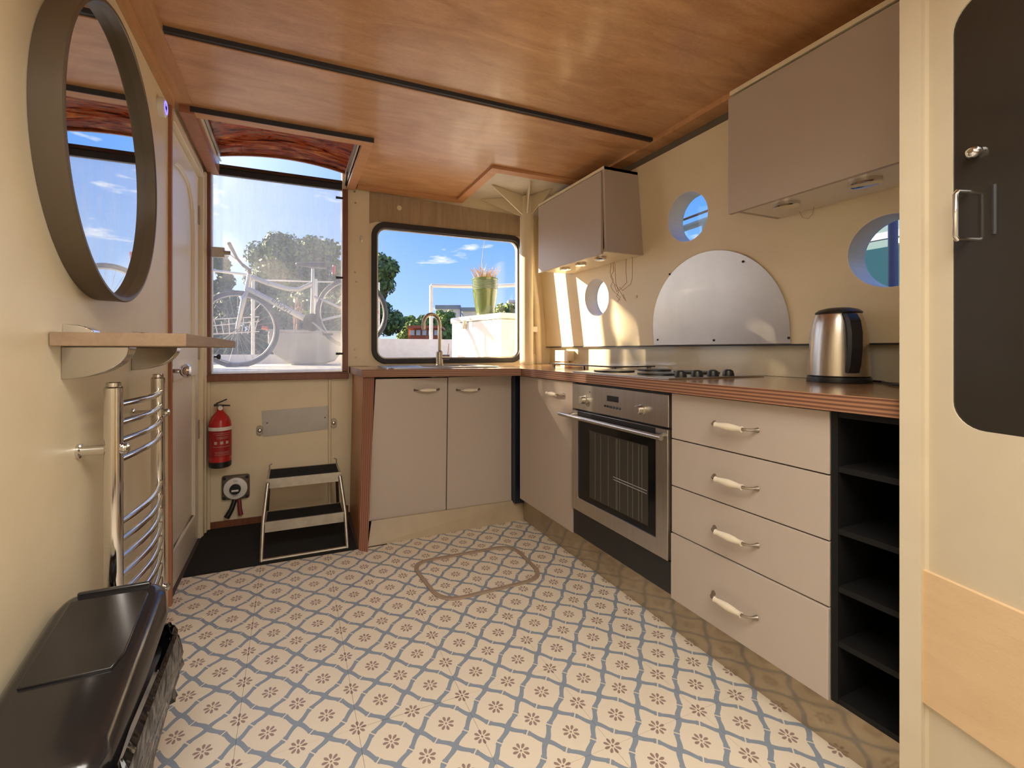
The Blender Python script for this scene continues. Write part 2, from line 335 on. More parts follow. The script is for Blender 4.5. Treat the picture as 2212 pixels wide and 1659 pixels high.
def circ(a, b, r, n=48, r2=None): return [(a+math.cos(2*PI*i/n)*r, b+math.sin(2*PI*i/n)*(r2 or r)) for i in range(n)]
def rrect(a0, a1, b0, b1, r, n=8):
    P = []
    for ca, cb, s in ((a1-r, b1-r, 0), (a0+r, b1-r, 1), (a0+r, b0+r, 2), (a1-r, b0+r, 3)):
        for i in range(n+1): t = PI/2*(s+i/n); P.append((ca+math.cos(t)*r, cb+math.sin(t)*r))
    return P
def rect(a0, a1, b0, b1): return [(a0, b0), (a1, b0), (a1, b1), (a0, b1)]

XL, YB, ZC = -.46, 2.93, 2.07
YF = -1.6
# ================================================================== SETTING
# floor: dark sub-floor and single vinyl tiles
fl = MB().box(XL-.1, 2.0, YF, YB+.1, -.06, -.004).build('floor', seam_m)
struct(fl, 'vinyl tiled floor with blue lattice and flower pattern on cream', 'floor')
T2 = 2*TS
for i in range(-4, 8):
    for j in range(-12, 8):
        x0 = TX0+i*T2; y0 = TY0+j*T2; x1, y1 = x0+T2, y0+T2
        x0c, x1c, y0c, y1c = max(x0, XL), min(x1, 1.36), max(y0, -1.2), min(y1, 2.42)
        if x1c-x0c < .01 or y1c-y0c < .01: continue
        if x0 < .33 and y1c > 2.362: y1c = min(y1c, 2.362)
        if y1c-y0c < .01: continue
        g = .0004
        gy0 = .0016 if (j == 0 and i == 0) else g; gy1 = .0014 if (j == -1 and i == 0) else g
        MB().box(x0c+g, x1c-g, y0c+gy0, y1c-gy1, -.004, random.choice((0, .0001, .0002))).build('tile', tile_m, fl)
# left wall with the door opening
def lx(a, b, t): return (XL-.08*t, a, b)
DY0, DY1, DZ = 2.17, 2.83, 1.985
wl = MB().plate([(YF, 0), (DY0, 0), (DY0, DZ), (DY1, DZ), (DY1, 0), (YB, 0), (YB, 2.2), (YF, 2.2)], [], lx).build('wall_left', cream)
struct(wl, 'cream painted left wall carrying the round mirror and towel rail', 'wall')
# back wall with two openings
W1 = (-.425, .298, .895, 2.045); W2 = (.512, 1.565, .968, 1.842)
def byf(a, b, t): return (a, YB+.06*t, b)
wb = MB().plate([(XL, 0), (1.95, 0), (1.95, 2.2), (.30, 2.2), (.30, 2.07), (.298, 2.07)] + [(.298, .895), (-.425, .895), (-.425, 2.2), (XL, 2.2)],
                [rrect(W2[0], W2[1], W2[2], W2[3], .07)], byf).build('wall_back', cream)
struct(wb, 'cream stern wall with glazed hatch window and rounded sink window', 'wall')
MB().box(.308, .468, YB-.006, YB, .93, 2.062).build('strip_panel', cream_w, wb)
for u, v in ((766, 414), (768, 438), (767, 588), (770, 608), (767, 755), (769, 773)):
    p = ony(u, v, YB-.007); MB().lathe([(.0062, 0), (.0045, -.002)], p, 'Y', 10).build('screw', brass, wb)
pw = MB().plate([(.470, 1.855), (.52, 1.873), (1.60, 1.873), (1.60, 2.02), (.470, 2.066)], [], lambda a, b, t: (a, YB-.008+.008*t, b)).build('plywood_header', ply_grey, wb, label='weathered grey plywood header above the sink window')
MB().plate(circ(*[ony(862, 450, YB)[i] for i in (0, 2)], .016, 16), [], lambda a, b, t: (a, YB-.010+.002*t, b)).build('cover_patch', cream_w, wb)
MB().box(-.445, .335, YB-.012, YB, .0, .045).build('kick_strip', brown_fr, wb)
MB().box(.331, .345, YB-.006, YB, 0.0, .86).build('cover_strip', cream_w, wb)
MB().box(-.46, -.43, YB-.02, YB, 0.0, 2.05).build('corner_post', cream_w, wb)
# right hull side: lining panel leaning inwards, three portholes
def RX(z): return 1.80-.085*(z-1.06)
def rx(a, b, t): return (RX(b)+.10*t, a, b)
PORTS = [(1.585, 1.668, .118), (.822, 1.352, .118), (2.300, 1.362, .120)]
wr = MB().plate(rect(YF, YB, 1.056, 2.012), [circ(a, b, r) for a, b, r in PORTS], rx).build('wall_right', cream)
struct(wr, 'cream lined hull side with three round portholes above worktop', 'wall')
MB().box(1.832, 1.92, YF, YB, 0, 1.05).build('lower_lining', cream, wr)
sb = MB().box(1.824, 1.832, .30, 2.72, .928, 1.052).build('splashback', splash_m, wr, label='glossy pale splashback strip along the worktop')
MB().box(1.795, 1.835, YF, YB, 1.0515, 1.0575).build('ledge_gap', rubber, wr)
MB().box(1.66, 1.823, YB-.012, YB-.001, .928, 1.0).build('tile_upstand', cream_w, wr)
for y, z in ((.80, 1.085), (1.95, 1.33)):
    MB().lathe([(.008, -.0), (.007, -.003), (.003, -.005)], (RX(z), y, z), 'X', 12).build('screw_cover', cream_w, wr)
for i, (a, b, r) in enumerate(PORTS):
    w = thing(f'window_{i+3}', ('round porthole between the two wall cabinets', 'largest looking round porthole beside the cream pillar', 'small round porthole in sun patch under the far cabinet')[i], 'porthole', (RX(b), a, b), None, 'structure')
    mb = MB(); n = 48
    for q in range(n):
        t0, t1 = 2*PI*q/n, 2*PI*(q+1)/n
        def P(t, rr, dx): return (RX(b+math.sin(t)*rr)+dx, a+math.cos(t)*rr, b+math.sin(t)*rr)
        mb.hexa([P(t0, r-.003, .0), P(t1, r-.003, .0), P(t1, r-.0, .0), P(t0, r-.0, .0), P(t0, r-.003, .1), P(t1, r-.003, .1), P(t1, r-.0, .1), P(t0, r-.0, .1)])
    mb.build('window_reveal', white_gloss, w)
    MB().plate(circ(a, b, r-.001), [], lambda p, q, t: (RX(q)+.092+.003*t, p, q)).build('pane', g_port, w)
# near wall behind the camera and hull side continuing
struct(MB().box(XL-.1, 1.95, YF-.06, YF, 0, 2.2).build('wall_near', cream), 'plain cream bulkhead behind the camera', 'wall')
# ceiling: notch for the corner roof plate, opening for the sliding hatch
HX0, HX1, HY0, HY1 = -.385, .325, 2.245, 2.93
ce = MB().plate([(XL, 1.72), (1.745, 1.72), (1.745, 2.31), (1.10, 2.31), (1.10, YB), (HX1, YB), (HX1, HY0), (HX0, HY0), (HX0, YB), (XL, YB)], [], lambda a, b, t: (a, b, ZC+.02*t)).build('ceiling', ply)
struct(ce, 'varnished orange plywood ceiling in two sheets with battens', 'ceiling')
MB().box(XL, 1.745, YF, 1.712, ZC+.012, ZC+.03).build('plywood_sheet', ply, ce)
MB().box(-.40, 1.70, 1.705, 1.722, ZC-.004, ZC+.02).build('shadow_batten', rubber, ce, label='batten side between the plywood sheets coloured black for shade')  # shaded near side of the batten put in as a black strip
MB().box(-.40, 1.70, 1.7225, 1.79, ZC-.008, ZC+.001).build('cross_batten', ply, ce)
MB().box(XL, -.385, YF, 2.16, ZC-.012, ZC+.012).build('edge_board', batten_w, ce)
MB().box(XL, XL+.018, YF, 2.14, ZC-.05, ZC-.012).build('cornice_moulding', batten_w, ce)
MB().box(1.655, 1.80, YF, 2.6, ZC-.012, ZC+.012).build('edge_board', ply, ce)
# grey strip of bare hull above the lining
MB().hexa([(1.722, YF, 2.008), (1.80, YF, 2.008), (1.80, YB, 2.008), (1.722, YB, 2.008), (1.742, YF, ZC-.012), (1.80, YF, ZC-.012), (1.80, YB, ZC-.012), (1.742, YB, ZC-.012)]).build('grey_cornice', mat('grey_felt', (.17, .15, .12), .9), ce)
def frame_strip(a, b, w, z0, z1, name, m, parent, dark=True):
    """batten hung under the ceiling from a to b (xy), width w to the right of the direction"""
    a, b = Vector((*a, 0)), Vector((*b, 0)); d = (b-a).normalized(); n = Vector((d.y, -d.x, 0))*w
    MB().hexa([(a.x, a.y, z0), (b.x, b.y, z0), (b.x+n.x, b.y+n.y, z0), (a.x+n.x, a.y+n.y, z0), (a.x, a.y, z1), (b.x, b.y, z1), (b.x+n.x, b.y+n.y, z1), (a.x+n.x, a.y+n.y, z1)]).build(name, m, parent, bevel=.001)
frame_strip((1.10, 2.275), (1.70, 2.275), -.055, ZC-.016, ZC, 'corner_batten', batten_x, ce)
frame_strip((1.045, 2.275), (1.045, 2.90), .055, ZC-.016, ZC, 'corner_batten', batten_x, ce)
frame_strip((.385, 2.85), (1.045, 2.85), -.055, ZC-.016, ZC, 'wall_batten', batten_x, ce)
rp = MB().box(1.05, 1.75, 2.28, YB, 2.105, 2.115).build('roof_plate', roof_steel, ce, label='white painted steel roof plate over the corner post')
for k in range(6):
    MB().tube([(1.16+.095*k, 2.335, 2.105), (1.16+.095*k, 2.335, 2.072)], .0035, 8).build('bolt', brass, ce)
for k in range(7):
    MB().tube([(1.115, 2.36+.072*k, 2.105), (1.115, 2.36+.072*k, 2.072)], .0035, 8).build('bolt', brass, ce)
MB().box(-.5, 1.9, YF, HY0-.02, 2.10, 2.2).build('roof_deck', whitesteel, ce)
MB().box(HX1+.055, 1.9, HY0-.02, YB+.05, 2.118, 2.2).build('roof_deck', whitesteel, ce)

# hatch over window 1
ht = thing('sliding_hatch', 'sliding roof hatch with marbled red brown lid over the stern window', 'hatch', (0, 2.55, 2.07), None, 'structure')
ORG['sliding_hatch'] = Vector((0, 2.55, 2.07))
frame_strip((-.40, 2.205), (.375, 2.205), -.05, ZC-.022, ZC, 'front_batten', batten_x, ht)
MB().box(-.40, .375, 2.200, 2.2049, ZC-.022, ZC).build('batten_shade_face', rubber, ht)  # black colour stands for shade on the front batten's near side
frame_strip((.325, 2.255), (.325, 2.90), .05, ZC-.022, ZC, 'side_batten', batten_x, ht)
MB().box(-.44, -.385, 2.205, 2.92, ZC-.03, ZC).build('side_batten', redwood, ht)
MB().box(HX0-.006, HX0, HY0, YB, ZC, 2.2).build('coaming', cream_w, ht)
MB().box(HX1, HX1+.006, HY0, YB, ZC, 2.2).build('coaming', cream_w, ht)
MB().box(HX0, HX1, HY0-.006, HY0, ZC, 2.2).build('coaming', cream_w, ht)
for x in (-.375, .316):
    MB().box(x-.006, x+.006, 2.26, 2.86, 2.125, 2.14).build('runner_rail', alu, ht)
mb = MB(); nn = 16
def lidz(x): return 2.205-.055*((x+.03)/.42)**2
for k in range(nn):
    xa, xb = -.40+.75*k/nn, -.40+.75*(k+1)/nn
    for (ya, yb, dz0, dz1) in ((2.15, 2.60, -.0, -.008), (2.60, 2.90, -.008, -.014)):
        mb.hexa([(xa, ya, lidz(xa)+dz0), (xb, ya, lidz(xb)+dz0), (xb, yb, lidz(xb)+dz1), (xa, yb, lidz(xa)+dz1), (xa, ya, lidz(xa)+dz0+.008), (xb, ya, lidz(xb)+dz0+.008), (xb, yb, lidz(xb)+dz1+.008), (xa, yb, lidz(xa)+dz1+.008)])
mb.build('marbled_lid', marble_m, ht, label='glossy lid marbled in red, brown and orange')
mb = MB()
for k in range(nn):
    xa, xb = -.40+.75*k/nn, -.40+.75*(k+1)/nn
    mb.hexa([(xa, 2.90, lidz(xa)-.024), (xb, 2.90, lidz(xb)-.024), (xb, 2.912, lidz(xb)-.024), (xa, 2.912, lidz(xa)-.024), (xa, 2.90, lidz(xa)+.008), (xb, 2.90, lidz(xb)+.008), (xb, 2.912, lidz(xb)+.008), (xa, 2.912, lidz(xa)+.008)])
mb.build('lid_lip', mat('lip_marble', (.35, .10, .035), .2), ht)
MB().tube([(.318, 2.80, 2.14), (.318, 2.84, 2.12), (.318, 2.90, 2.07)], .006, 8).build('stay', rubber, ht)
MB().tube([(-.378, 2.78, 2.15), (-.375, 2.83, 2.11), (-.37, 2.86, 2.10)], .005, 8).build('stay', chrome, ht)

# window_1: glazed stern hatch
w1 = thing('window_1', 'tall dusty stern window in dark brown wooden frame', 'window', (-.06, YB, .87), None, 'structure')
MB().box(-.452, -.425, YB-.035, YB+.01, .90, 2.045).build('window_frame', brown_fr, w1, bevel=.002)
MB().box(.298, .331, YB-.035, YB+.01, .90, 2.045).build('window_frame', brown_fr, w1, bevel=.002)
MB().box(-.462, .334, YB-.045, YB+.0, .853, .888).build('window_sill', brown_fr, w1, bevel=.003)
MB().box(-.452, .331, YB-.03, YB+.0, .886, .897).build('frame_rail', brown_fr, w1, bevel=.002)
MB().box(-.425, .298, YB+.002, YB+.03, 2.050, 2.085).build('seal_bar', rubber, w1, label='black rubber seal bar')
MB().box(-.425, .298, YB-.012, YB+.03, 2.086, 2.104).build('top_rail', mat('bronze_rail', (.10, .07, .05), .3, .6), w1)
MB().box(-.425, .298, YB+.012, YB+.016, .895, 2.05).build('pane', g_dirty, w1)
for v in (428, 600, 764):
    p = ony(738, v, YB-.03); MB().tube([p+Vector((.01, 0, 0)), p+Vector((-.035, 0, 0))], [.006, .008], 10).build('catch', rubber, w1)
p = ony(462, 545, YB-.03)
MB().box(p.x-.01, p.x+.055, p.y-.02, p.y+.01, p.z-.028, p.z+.028).build('latch_box', alu, w1, bevel=.003)
MB().tube([p+Vector((.05, -.01, .0)), p+Vector((.085, -.01, 0.0))], .012, 10).build('latch_bolt', alu, w1)
p = ony(462, 771, YB-.04); MB().lathe([(.005, 0), (.005, .012), (.013, .018), (.016, .028), (.009, .034)], p, 'X', 14).build('thumb_knob', rubber, w1)

# window_2: rounded sink window with black rubber surround
w2 = thing('window_2', 'wide round cornered window above the sink in black rubber', 'window', (1.04, YB, .95), None, 'structure')
mb = MB(); o_ = rrect(W2[0]-.030, W2[1]+.03, W2[2]-.026, W2[3]+.03, .095, 10); i_ = rrect(W2[0]+.004, W2[1]-.004, W2[2]+.006, W2[3]-.008, .062, 10)
mb.plate(o_, [i_], lambda a, b, t: (a, YB-.018+.05*t, b)); mb.build('window_frame', rubber, w2, bevel=.004)
MB().plate(rrect(W2[0]+.002, W2[1]-.002, W2[2]+.002, W2[3]-.002, .06), [rrect(W2[0]+.014, W2[1]-.014, W2[2]+.014, W2[3]-.016, .055)], lambda a, b, t: (a, YB+.002+.02*t, b)).build('inner_rim', alu, w2)
MB().plate(rrect(W2[0]+.003, W2[1]-.003, W2[2]+.003, W2[3]-.003, .065), [], lambda a, b, t: (a, YB+.022+.004*t, b)).build('pane', g_clear, w2)

# door_1 in the left wall
d1 = thing('door_1', 'cream panelled door in left wall with glass knob', 'door', (XL, 2.5, 0), None, 'structure')
def dx_(a, b, t): return (XL-.012-.028*t, a, b)
arch = [(2.245, 1.06), (2.725, 1.06), (2.725, 1.66), (2.715, 1.75), (2.68, 1.82), (2.62, 1.865), (2.55, 1.88), (2.42, 1.88), (2.33, 1.865), (2.28, 1.83), (2.252, 1.77), (2.245, 1.70)]
low = rect(2.265, 2.735, .16, .90)
MB().plate(rect(DY0+.012, DY1-.012, .006, DZ-.008), [arch, low], dx_).build('door_leaf', white_gloss, d1, bevel=.004)
MB().box(XL-.036, XL-.028, 2.2, 2.78, .12, 1.92).build('door_panel', white_gloss, d1)
for lp in (arch, low):
    mb = MB(); mb.tube([(XL-.026, a, b) for a, b in lp], .007, 8, closed=True); mb.build('bead', white_gloss, d1)
MB().box(XL-.02, XL+.012, 2.118, 2.136, .0, 2.02).build('door_frame', redwood, d1, bevel=.002)
MB().box(XL-.02, XL+.008, 2.136, 2.152, .0, 2.02).build('door_frame', cream_w, d1, bevel=.002)
MB().box(XL-.03, XL+.005, 2.152, 2.172, .0, 1.99).build('door_frame', redwood, d1, bevel=.002)
MB().box(XL-.03, XL+.010, DY1-.008, 2.868, 0, 2.01).build('door_frame', cream_w, d1, bevel=.003)
MB().box(XL-.01, XL+.018, 2.868, 2.905, 0, 2.03).build('door_frame', cream_w, d1, bevel=.003)
MB().box(XL-.03, XL+.010, DY0, DY1, DZ-.004, DZ+.04).build('door_frame', cream_w, d1, bevel=.003)
MB().box(XL-.012, XL-.006, 2.205, 2.23, .86, 1.0).build('lock_plate', chrome, d1)
MB().lathe([(.010, 0), (.010, .022), (.008, .028), (.022, .034), (.030, .046), (.031, .058), (.022, .066)], (XL-.008, 2.217, .945), 'X', 20).build('door_knob', chrome, d1, label='clear glass and chrome door knob')
for z in (.55, .98, 1.72):
    MB().box(XL-.014, XL-.006, 2.805, 2.822, z, z+.10).build('hinge', brass, d1)

# cabin door right of the picture, ajar
hp = Vector((1.212, .515, 0)); dd = Vector((-.2689, -.9632, 0)); dn = Vector((-.9632, .2689, 0))   # dn faces the room
d2 = thing('door_2', 'cream door ajar at right with smoked glass pane and plywood board', 'door', hp, None, 'structure')
def dr(a, b, t, off=0): q = hp+dd*a-dn*(.028*t-off); return (q.x, q.y, b)
MB().plate(rect(.002, .72, .012, 2.06), [rrect(.062, .62, .885, 1.70, .05)], dr).build('door_leaf', door_cream, d2)
MB().plate(rrect(.062, .62, .885, 1.70, .05), [], lambda a, b, t: dr(a, b, t*.3, -.003)).build('glass_pane', darkglass, d2, label='smoked brown glass pane')
MB().plate(rect(-.012, .72, .315, .585), [], lambda a, b, t: dr(a, b, -.35*(1-t))).build('plywood_board', ply_raw, d2, label='bare plywood board screwed across the door')
for b in (.345, .545):
    q = dr(.012, b, -.36); MB().lathe([(.0035, 0), (.0035, -.002)], q, 'X', 10).build('screw', black, d2)
def hp3(a, b, o): q = hp+dd*a+dn*o; return (q.x, q.y, b)
MB().tube([hp3(.085, 1.335, -.004), hp3(.085, 1.335, .02), hp3(.085, 1.33, .024), hp3(.085, 1.25, .024), hp3(.085, 1.245, .02), hp3(.085, 1.245, -.004)], .0045, 10).build('pull_handle', chrome, d2)
MB().tube([hp3(.125, 1.335, -.003), hp3(.125, 1.245, -.003)], .004, 8).build('handle_plate', rubber, d2)
q = hp3(.098, 1.405, .0); MB().lathe([(.010, .006), (.012, -.004), (.009, -.012), (.004, -.016)], q, 'X', 18).build('lock_barrel', chrome, d2)
pil = MB().box(1.192, 1.36, .500, .535, 0, ZC-.002)
pil = pil.build('trim_1', door_cream); struct(pil, 'cream door post ending the worktop at right', 'post')
MB().box(1.206, 1.222, .488, .500, 0, ZC-.002).build('stop_bead', door_cream, pil)
MB().box(1.36, 1.83, .505, .535, 0, ZC-.002).build('side_partition', cream, pil)

# ================================================================== LOWER CABINETS, right run (front plane x=1.25)
XF = 1.25
def handle(c, axis, parent, length=.135):
    """bow handle: ceramic grip on nickel feet; c centre on the door face, axis unit vector, face normal -x or -y"""
    ax, nrm = axis; c = Vector(c); hl = length/2
    mb = MB(); mb.mi = 0
    g = [-.044, -.037, -.018, .0, .018, .037, .044]; rr = [.0090, .0075, .0100, .0115, .0100, .0075, .0090]
    mb.tube([c+ax*t+nrm*(.030) for t in g], rr, 14)
    mb.mi = 1
    for s in (-1, 1):
        mb.tube([c+ax*s*.043+nrm*.030, c+ax*s*.053+nrm*.029, c+ax*s*.062+nrm*.022, c+ax*s*.067+nrm*.011, c+ax*s*.071+nrm*.0], [.005, .0038, .0038, .0042, .0075], 10)
    return mb.build('handle', [ceramic, brass], parent)
VY, VX = Vector((0, 1, 0)), Vector((1, 0, 0)); NX, NY = Vector((-1, 0, 0)), Vector((0, -1, 0))
# narrow door unit
cu = thing('base_cabinet', 'taupe one door base unit left of the oven', 'cabinet', (1.5, 2.07, 0))
dobj = MB().box(XF, XF+.018, 1.800, 2.330, .158, .880).build('door', taupe, cu, bevel=.001); handle((XF, 1.94, .812), (VY, NX), dobj)
MB().box(XF+.02, 1.78, 1.792, 1.808, .16, .884).build('carcass_side', taupe_d, cu); MB().box(XF+.02, 1.78, 2.32, 2.336, .16, .884).build('carcass_side', taupe_d, cu)
MB().box(XF+.02, 1.78, 1.808, 2.32, .16, .176).build('carcass_base', taupe_d, cu)
# drawer unit
dw = thing('drawer_cabinet', 'taupe four drawer base unit right of the oven', 'cabinet', (1.5, .95, 0))
for z0, z1 in ((.723, .881), (.557, .719), (.391, .553), (.157, .387)):
    f = MB().box(XF-(.004 if z0 < .2 else 0), XF+.018, .700, 1.199, z0, z1).build('drawer', taupe, dw, bevel=.001)
    zc = {.723: .803, .557: .634, .391: .470, .157: .262}[z0]
    handle((XF-(.004 if z0 < .2 else 0), .955, zc), (VY, NX), f)
MB().box(XF+.02, 1.78, 1.184, 1.199, .16, .884).build('carcass_side', black, dw); MB().box(XF+.02, 1.78, .702, .716, .16, .884).build('carcass_side', taupe_d, dw)
MB().box(XF+.021, 1.78, .716, 1.184, .16, .175).build('carcass_base', taupe_d, dw)
# black wine rack
wk = thing('bottle_rack', 'black speckled open five shelf rack at the end of the worktop', 'rack', (1.5, .62, 0))
MB().box(XF+.002, 1.78, .682, .697, .16, .884).build('side_panel', black_m, wk); MB().box(XF+.002, 1.78, .538, .553, .16, .884).build('side_panel', black_m, wk)
MB().box(1.74, 1.755, .553, .682, .16, .884).build('back_panel', black_m, wk)
for z in (.16, .302, .437, .580, .733, .868):
    MB().box(XF+.004, 1.74, .553, .682, z, z+.014).build('shelf', black_m, wk)
# oven
ov = thing('built_in_oven', 'stainless steel built in oven with black glass door', 'oven', (1.5, 1.495, 0))
MB().box(XF-.008, XF+.012, 1.206, 1.788, .758, .874).build('control_panel', steel, ov, bevel=.0015)
for y in (1.691, 1.335):
    MB().lathe([(.020, 0), (.020, -.004), (.017, -.006), (.0165, -.026), (.014, -.028)], (XF-.008, y, .806), 'X', 24).build('control_knob', steel, ov)
MB().box(XF-.0095, XF-.008, 1.467, 1.537, .818, .842).build('display', black, ov)
for k in range(6): MB().tube([(XF-.008, 1.548-.018*k, .796-.0005*k), (XF-.013, 1.548-.018*k, .796)], .0045, 10).build('button', black, ov)
MB().lathe([(.003, 0), (.003, -.001)], (XF-.008, 1.655, .845), 'X', 10).build('indicator_lamp', black, ov)
od = MB(); od.plate(rect(1.206, 1.788, .285, .750), [rect(1.262, 1.742, .346, .728)], lambda a, b, t: (XF-.012+.02*t, a, b)); od = od.build('oven_door', steel, ov, bevel=.001)
MB().box(XF-.006, XF-.002, 1.262, 1.742, .346, .728).build('oven_glass', ovenglass, od)
MB().box(XF-.0125, XF-.0115, 1.262, 1.742, .722, .749).build('vent_strip', black, od)
MB().tube([(XF-.042, 1.205, .724), (XF-.042, 1.85, .724)], .0095, 16).build('oven_handle', steel, od)
for y in (1.215, 1.775): MB().tube([(XF-.012, y, .732), (XF-.030, y, .730), (XF-.042, y, .724)], .007, 10).build('handle_foot', steel, od)
ins = mat('dim_oven_interior', (.035, .030, .024), .4)
MB().box(XF-.0068, XF-.0061, 1.305, 1.660, .372, .672).build('inner_window', ins, od, label='dim inner oven window with rack behind')
for y in (1.335, 1.352, 1.385, 1.412, 1.46, 1.475, 1.481, 1.53, 1.58, 1.618):
    MB().box(XF-.0073, XF-.0069, y, y+.0022, .375, .668).build('glass_streak', mat('dried_streak', (.15, .14, .11), .5) if 'dried_streak' not in MATS else MATS['dried_streak'], od)
for z in (.492, .503): MB().tube([(XF-.0071, 1.31, z), (XF-.0071, 1.50, z+.003)], .0012, 6).build('wire_rack', alu, od)
MB().box(XF+.012, 1.75, 1.202, 1.789, .175, .884).build('oven_body', black, ov)
MB().box(XF, XF+.012, 1.202, 1.790, .165, .280).build('lower_filler', black, ov)
# sink unit
su = thing('sink_cabinet', 'shadowed taupe two door unit under the sink', 'cabinet', (.85, 2.7, 0))
f = MB().hexa([(.379, 2.44, .108), (.826, 2.44, .104), (.826, 2.458, .104), (.379, 2.458, .108), (.426, 2.44, .874), (.836, 2.44, .874), (.836, 2.458, .874), (.426, 2.458, .874)]).build('door', taupe, su, bevel=.001); handle((.712, 2.44, .808), (VX, NY), f)
f = MB().hexa([(.832, 2.44, .106), (1.250, 2.44, .106), (1.25, 2.458, .106), (.832, 2.458, .106), (.842, 2.44, .876), (1.25, 2.44, .876), (1.25, 2.458, .876), (.842, 2.458, .876)]).build('door', taupe, su, bevel=.001); handle((.965, 2.44, .800), (VX, NY), f)
MB().box(1.252, 1.335, 2.395, 2.44, .105, .884).build('corner_filler', navy, su, label='dark navy filler strip in the corner')
MB().box(.44, 1.33, 2.46, 2.91, .10, .116).build('carcass_base', taupe_d, su)
MB().box(.44, 1.33, 2.462, 2.470, .12, .86).build('carcass_front', black, su)
# end panel
ep = MB().hexa([(.322, 2.345, 0), (.362, 2.308, 0), (.404, YB-.006, 0), (.345, YB-.006, 0), (.362, 2.475, .886), (.422, 2.462, .886), (.432, YB-.006, .886), (.362, YB-.006, .886)])
for fc in ep.bm.faces:
    pass
ep = ep.build('end_panel', [panel_w, edge_x], bevel=.001)
for fc in ep.data.polygons:
    if fc.normal.y < -.5: fc.material_index = 1
tag(ep, 'leaning hardwood end panel beside the step ladder', 'panel')
# plinths
pr = MB().box(1.312, 1.322, .535, 2.395, 0, .165).build('plinth', skirt); tag(pr, 'shiny pale plinth reflecting floor pattern below the oven run', 'plinth')
ps = MB().hexa([(.372, 2.372, 0), (1.318, 2.398, 0), (1.318, 2.408, 0), (.372, 2.382, 0), (.40, 2.425, .112), (1.335, 2.43, .112), (1.335, 2.438, .112), (.40, 2.435, .112)]).build('plinth', skirt)
ps.data.materials[0] = mat('dull_beige_plinth', (.46, .37, .25), .45, nscale=6, ncol=(.38, .30, .20)); tag(ps, 'pale plinth leaning under the sink doors', 'plinth')
# worktops
wr_ = MB().plate([(1.222, .536), (1.823, .536), (1.823, YB-.002), (1.222, YB-.002)], [rect(1.262, 1.745, 1.23, 1.79)], lambda a, b, t: (a, b, .927-.041*t)).build('worktop', [work, edge_z], bevel=.0015)
for fc in wr_.data.polygons:
    if abs(fc.normal.z) < .5: fc.material_index = 1
tag(wr_, 'hardwood worktop with layered edge running under the kettle and hob', 'worktop')
ws_ = MB().plate([(.352, 2.455), (1.221, 2.262), (1.221, YB-.002), (.340, YB-.002)], [rrect(.72, 1.10, 2.52, 2.80, .06)], lambda a, b, t: (a, b, .9272-.041*t)).build('worktop', [workx, edge_z], bevel=.0015)
for fc in ws_.data.polygons:
    if abs(fc.normal.z) < .5: fc.material_index = 1
tag(ws_, 'hardwood worktop with angled front edge around the sink', 'worktop')
# sink
sk = thing('kitchen_sink', 'stainless steel inset sink and drainer below the rounded window', 'sink', (.9, 2.66, .927))
MB().plate(rrect(.50, 1.20, 2.47, 2.84, .05), [rrect(.735, 1.085, 2.535, 2.785, .055)], lambda a, b, t: (a, b, .9325-.005*t)).build('sink_rim', steel, sk, bevel=.001)
mb = MB(); A = rrect(.735, 1.085, 2.535, 2.785, .055)
def ringsink(z, k): return [mb.bm.verts.new(((a-.91)*k+.91, (b-.66-2)*k+2.66, z)) for a, b in A]
R0 = ringsink(.931, 1); R1 = ringsink(.80, .95); R2 = ringsink(.79, .85)
for P_, Q_ in ((R0, R1), (R1, R2)):
    for i in range(len(P_)): mb._f([P_[i], P_[(i+1) % len(P_)], Q_[(i+1) % len(P_)], Q_[i]])
mb._f(R2); mb.build('sink_bowl', steel, sk)
for k in range(6): MB().box(.53+.03*k, .538+.03*k, 2.52, 2.79, .9326, .9345).build('drainer_rib', steel, sk)
# tap
tp = thing('mixer_tap', 'brushed swan neck mixer tap standing before the window', 'tap', (.905, 2.80, .927))
tx, ty = .905, 2.80
MB().lathe([(.026, .9275), (.026, .934), (.023, .938), (.023, 1.02), (.019, 1.024), (.0125, 1.03)], (tx, ty, 0), 'Z', 24).build('tap_body', alu, tp)
pts = [(tx, ty, 1.02), (tx, ty, 1.10), (tx, ty, 1.185)]
dxn, dyn = -.93, -.30
R_ = .065
for k in range(13):
    a = PI*k/12; pts.append((tx+dxn*R_*(1-math.cos(a)), ty+dyn*R_*(1-math.cos(a)), 1.20+R_*math.sin(a)))
pts.append((tx+dxn*2*R_, ty+dyn*2*R_, 1.165))
MB().tube(pts, .0115, 14).build('tap_spout', alu, tp)
MB().tube([(tx, ty, .985), (tx+.062, ty-.02, .985)], .017, 16).build('tap_cartridge', alu, tp)
MB().tube([(tx+.05, ty-.018, .99), (tx+.056, ty-.02, 1.075)], .004, 8).build('tap_lever', alu, tp)
# hob
hb = thing('hob', 'flat electric hob with four black knobs set in the worktop', 'hob', (1.5, 1.5, .927))
MB().box(1.252, 1.757, 1.215, 1.80, .9275, .9335).build('hob_plate', steel, hb, bevel=.001)
for x, y, r in ((1.38, 1.40, .075), (1.62, 1.42, .09), (1.38, 1.66, .09), (1.62, 1.66, .075)):
    MB().lathe([(r, 0), (r, .0075), (r-.006, .009), (.02, .009)], (x, y, .9335), 'Z', 36).build('hot_plate', black, hb)
for k in range(4):
    MB().lathe([(.021, 0), (.021, .006), (.017, .020), (.009, .025)], (1.345+.078*k, 1.248-.004*k, .9335), 'Z', 22).build('hob_knob', black, hb)
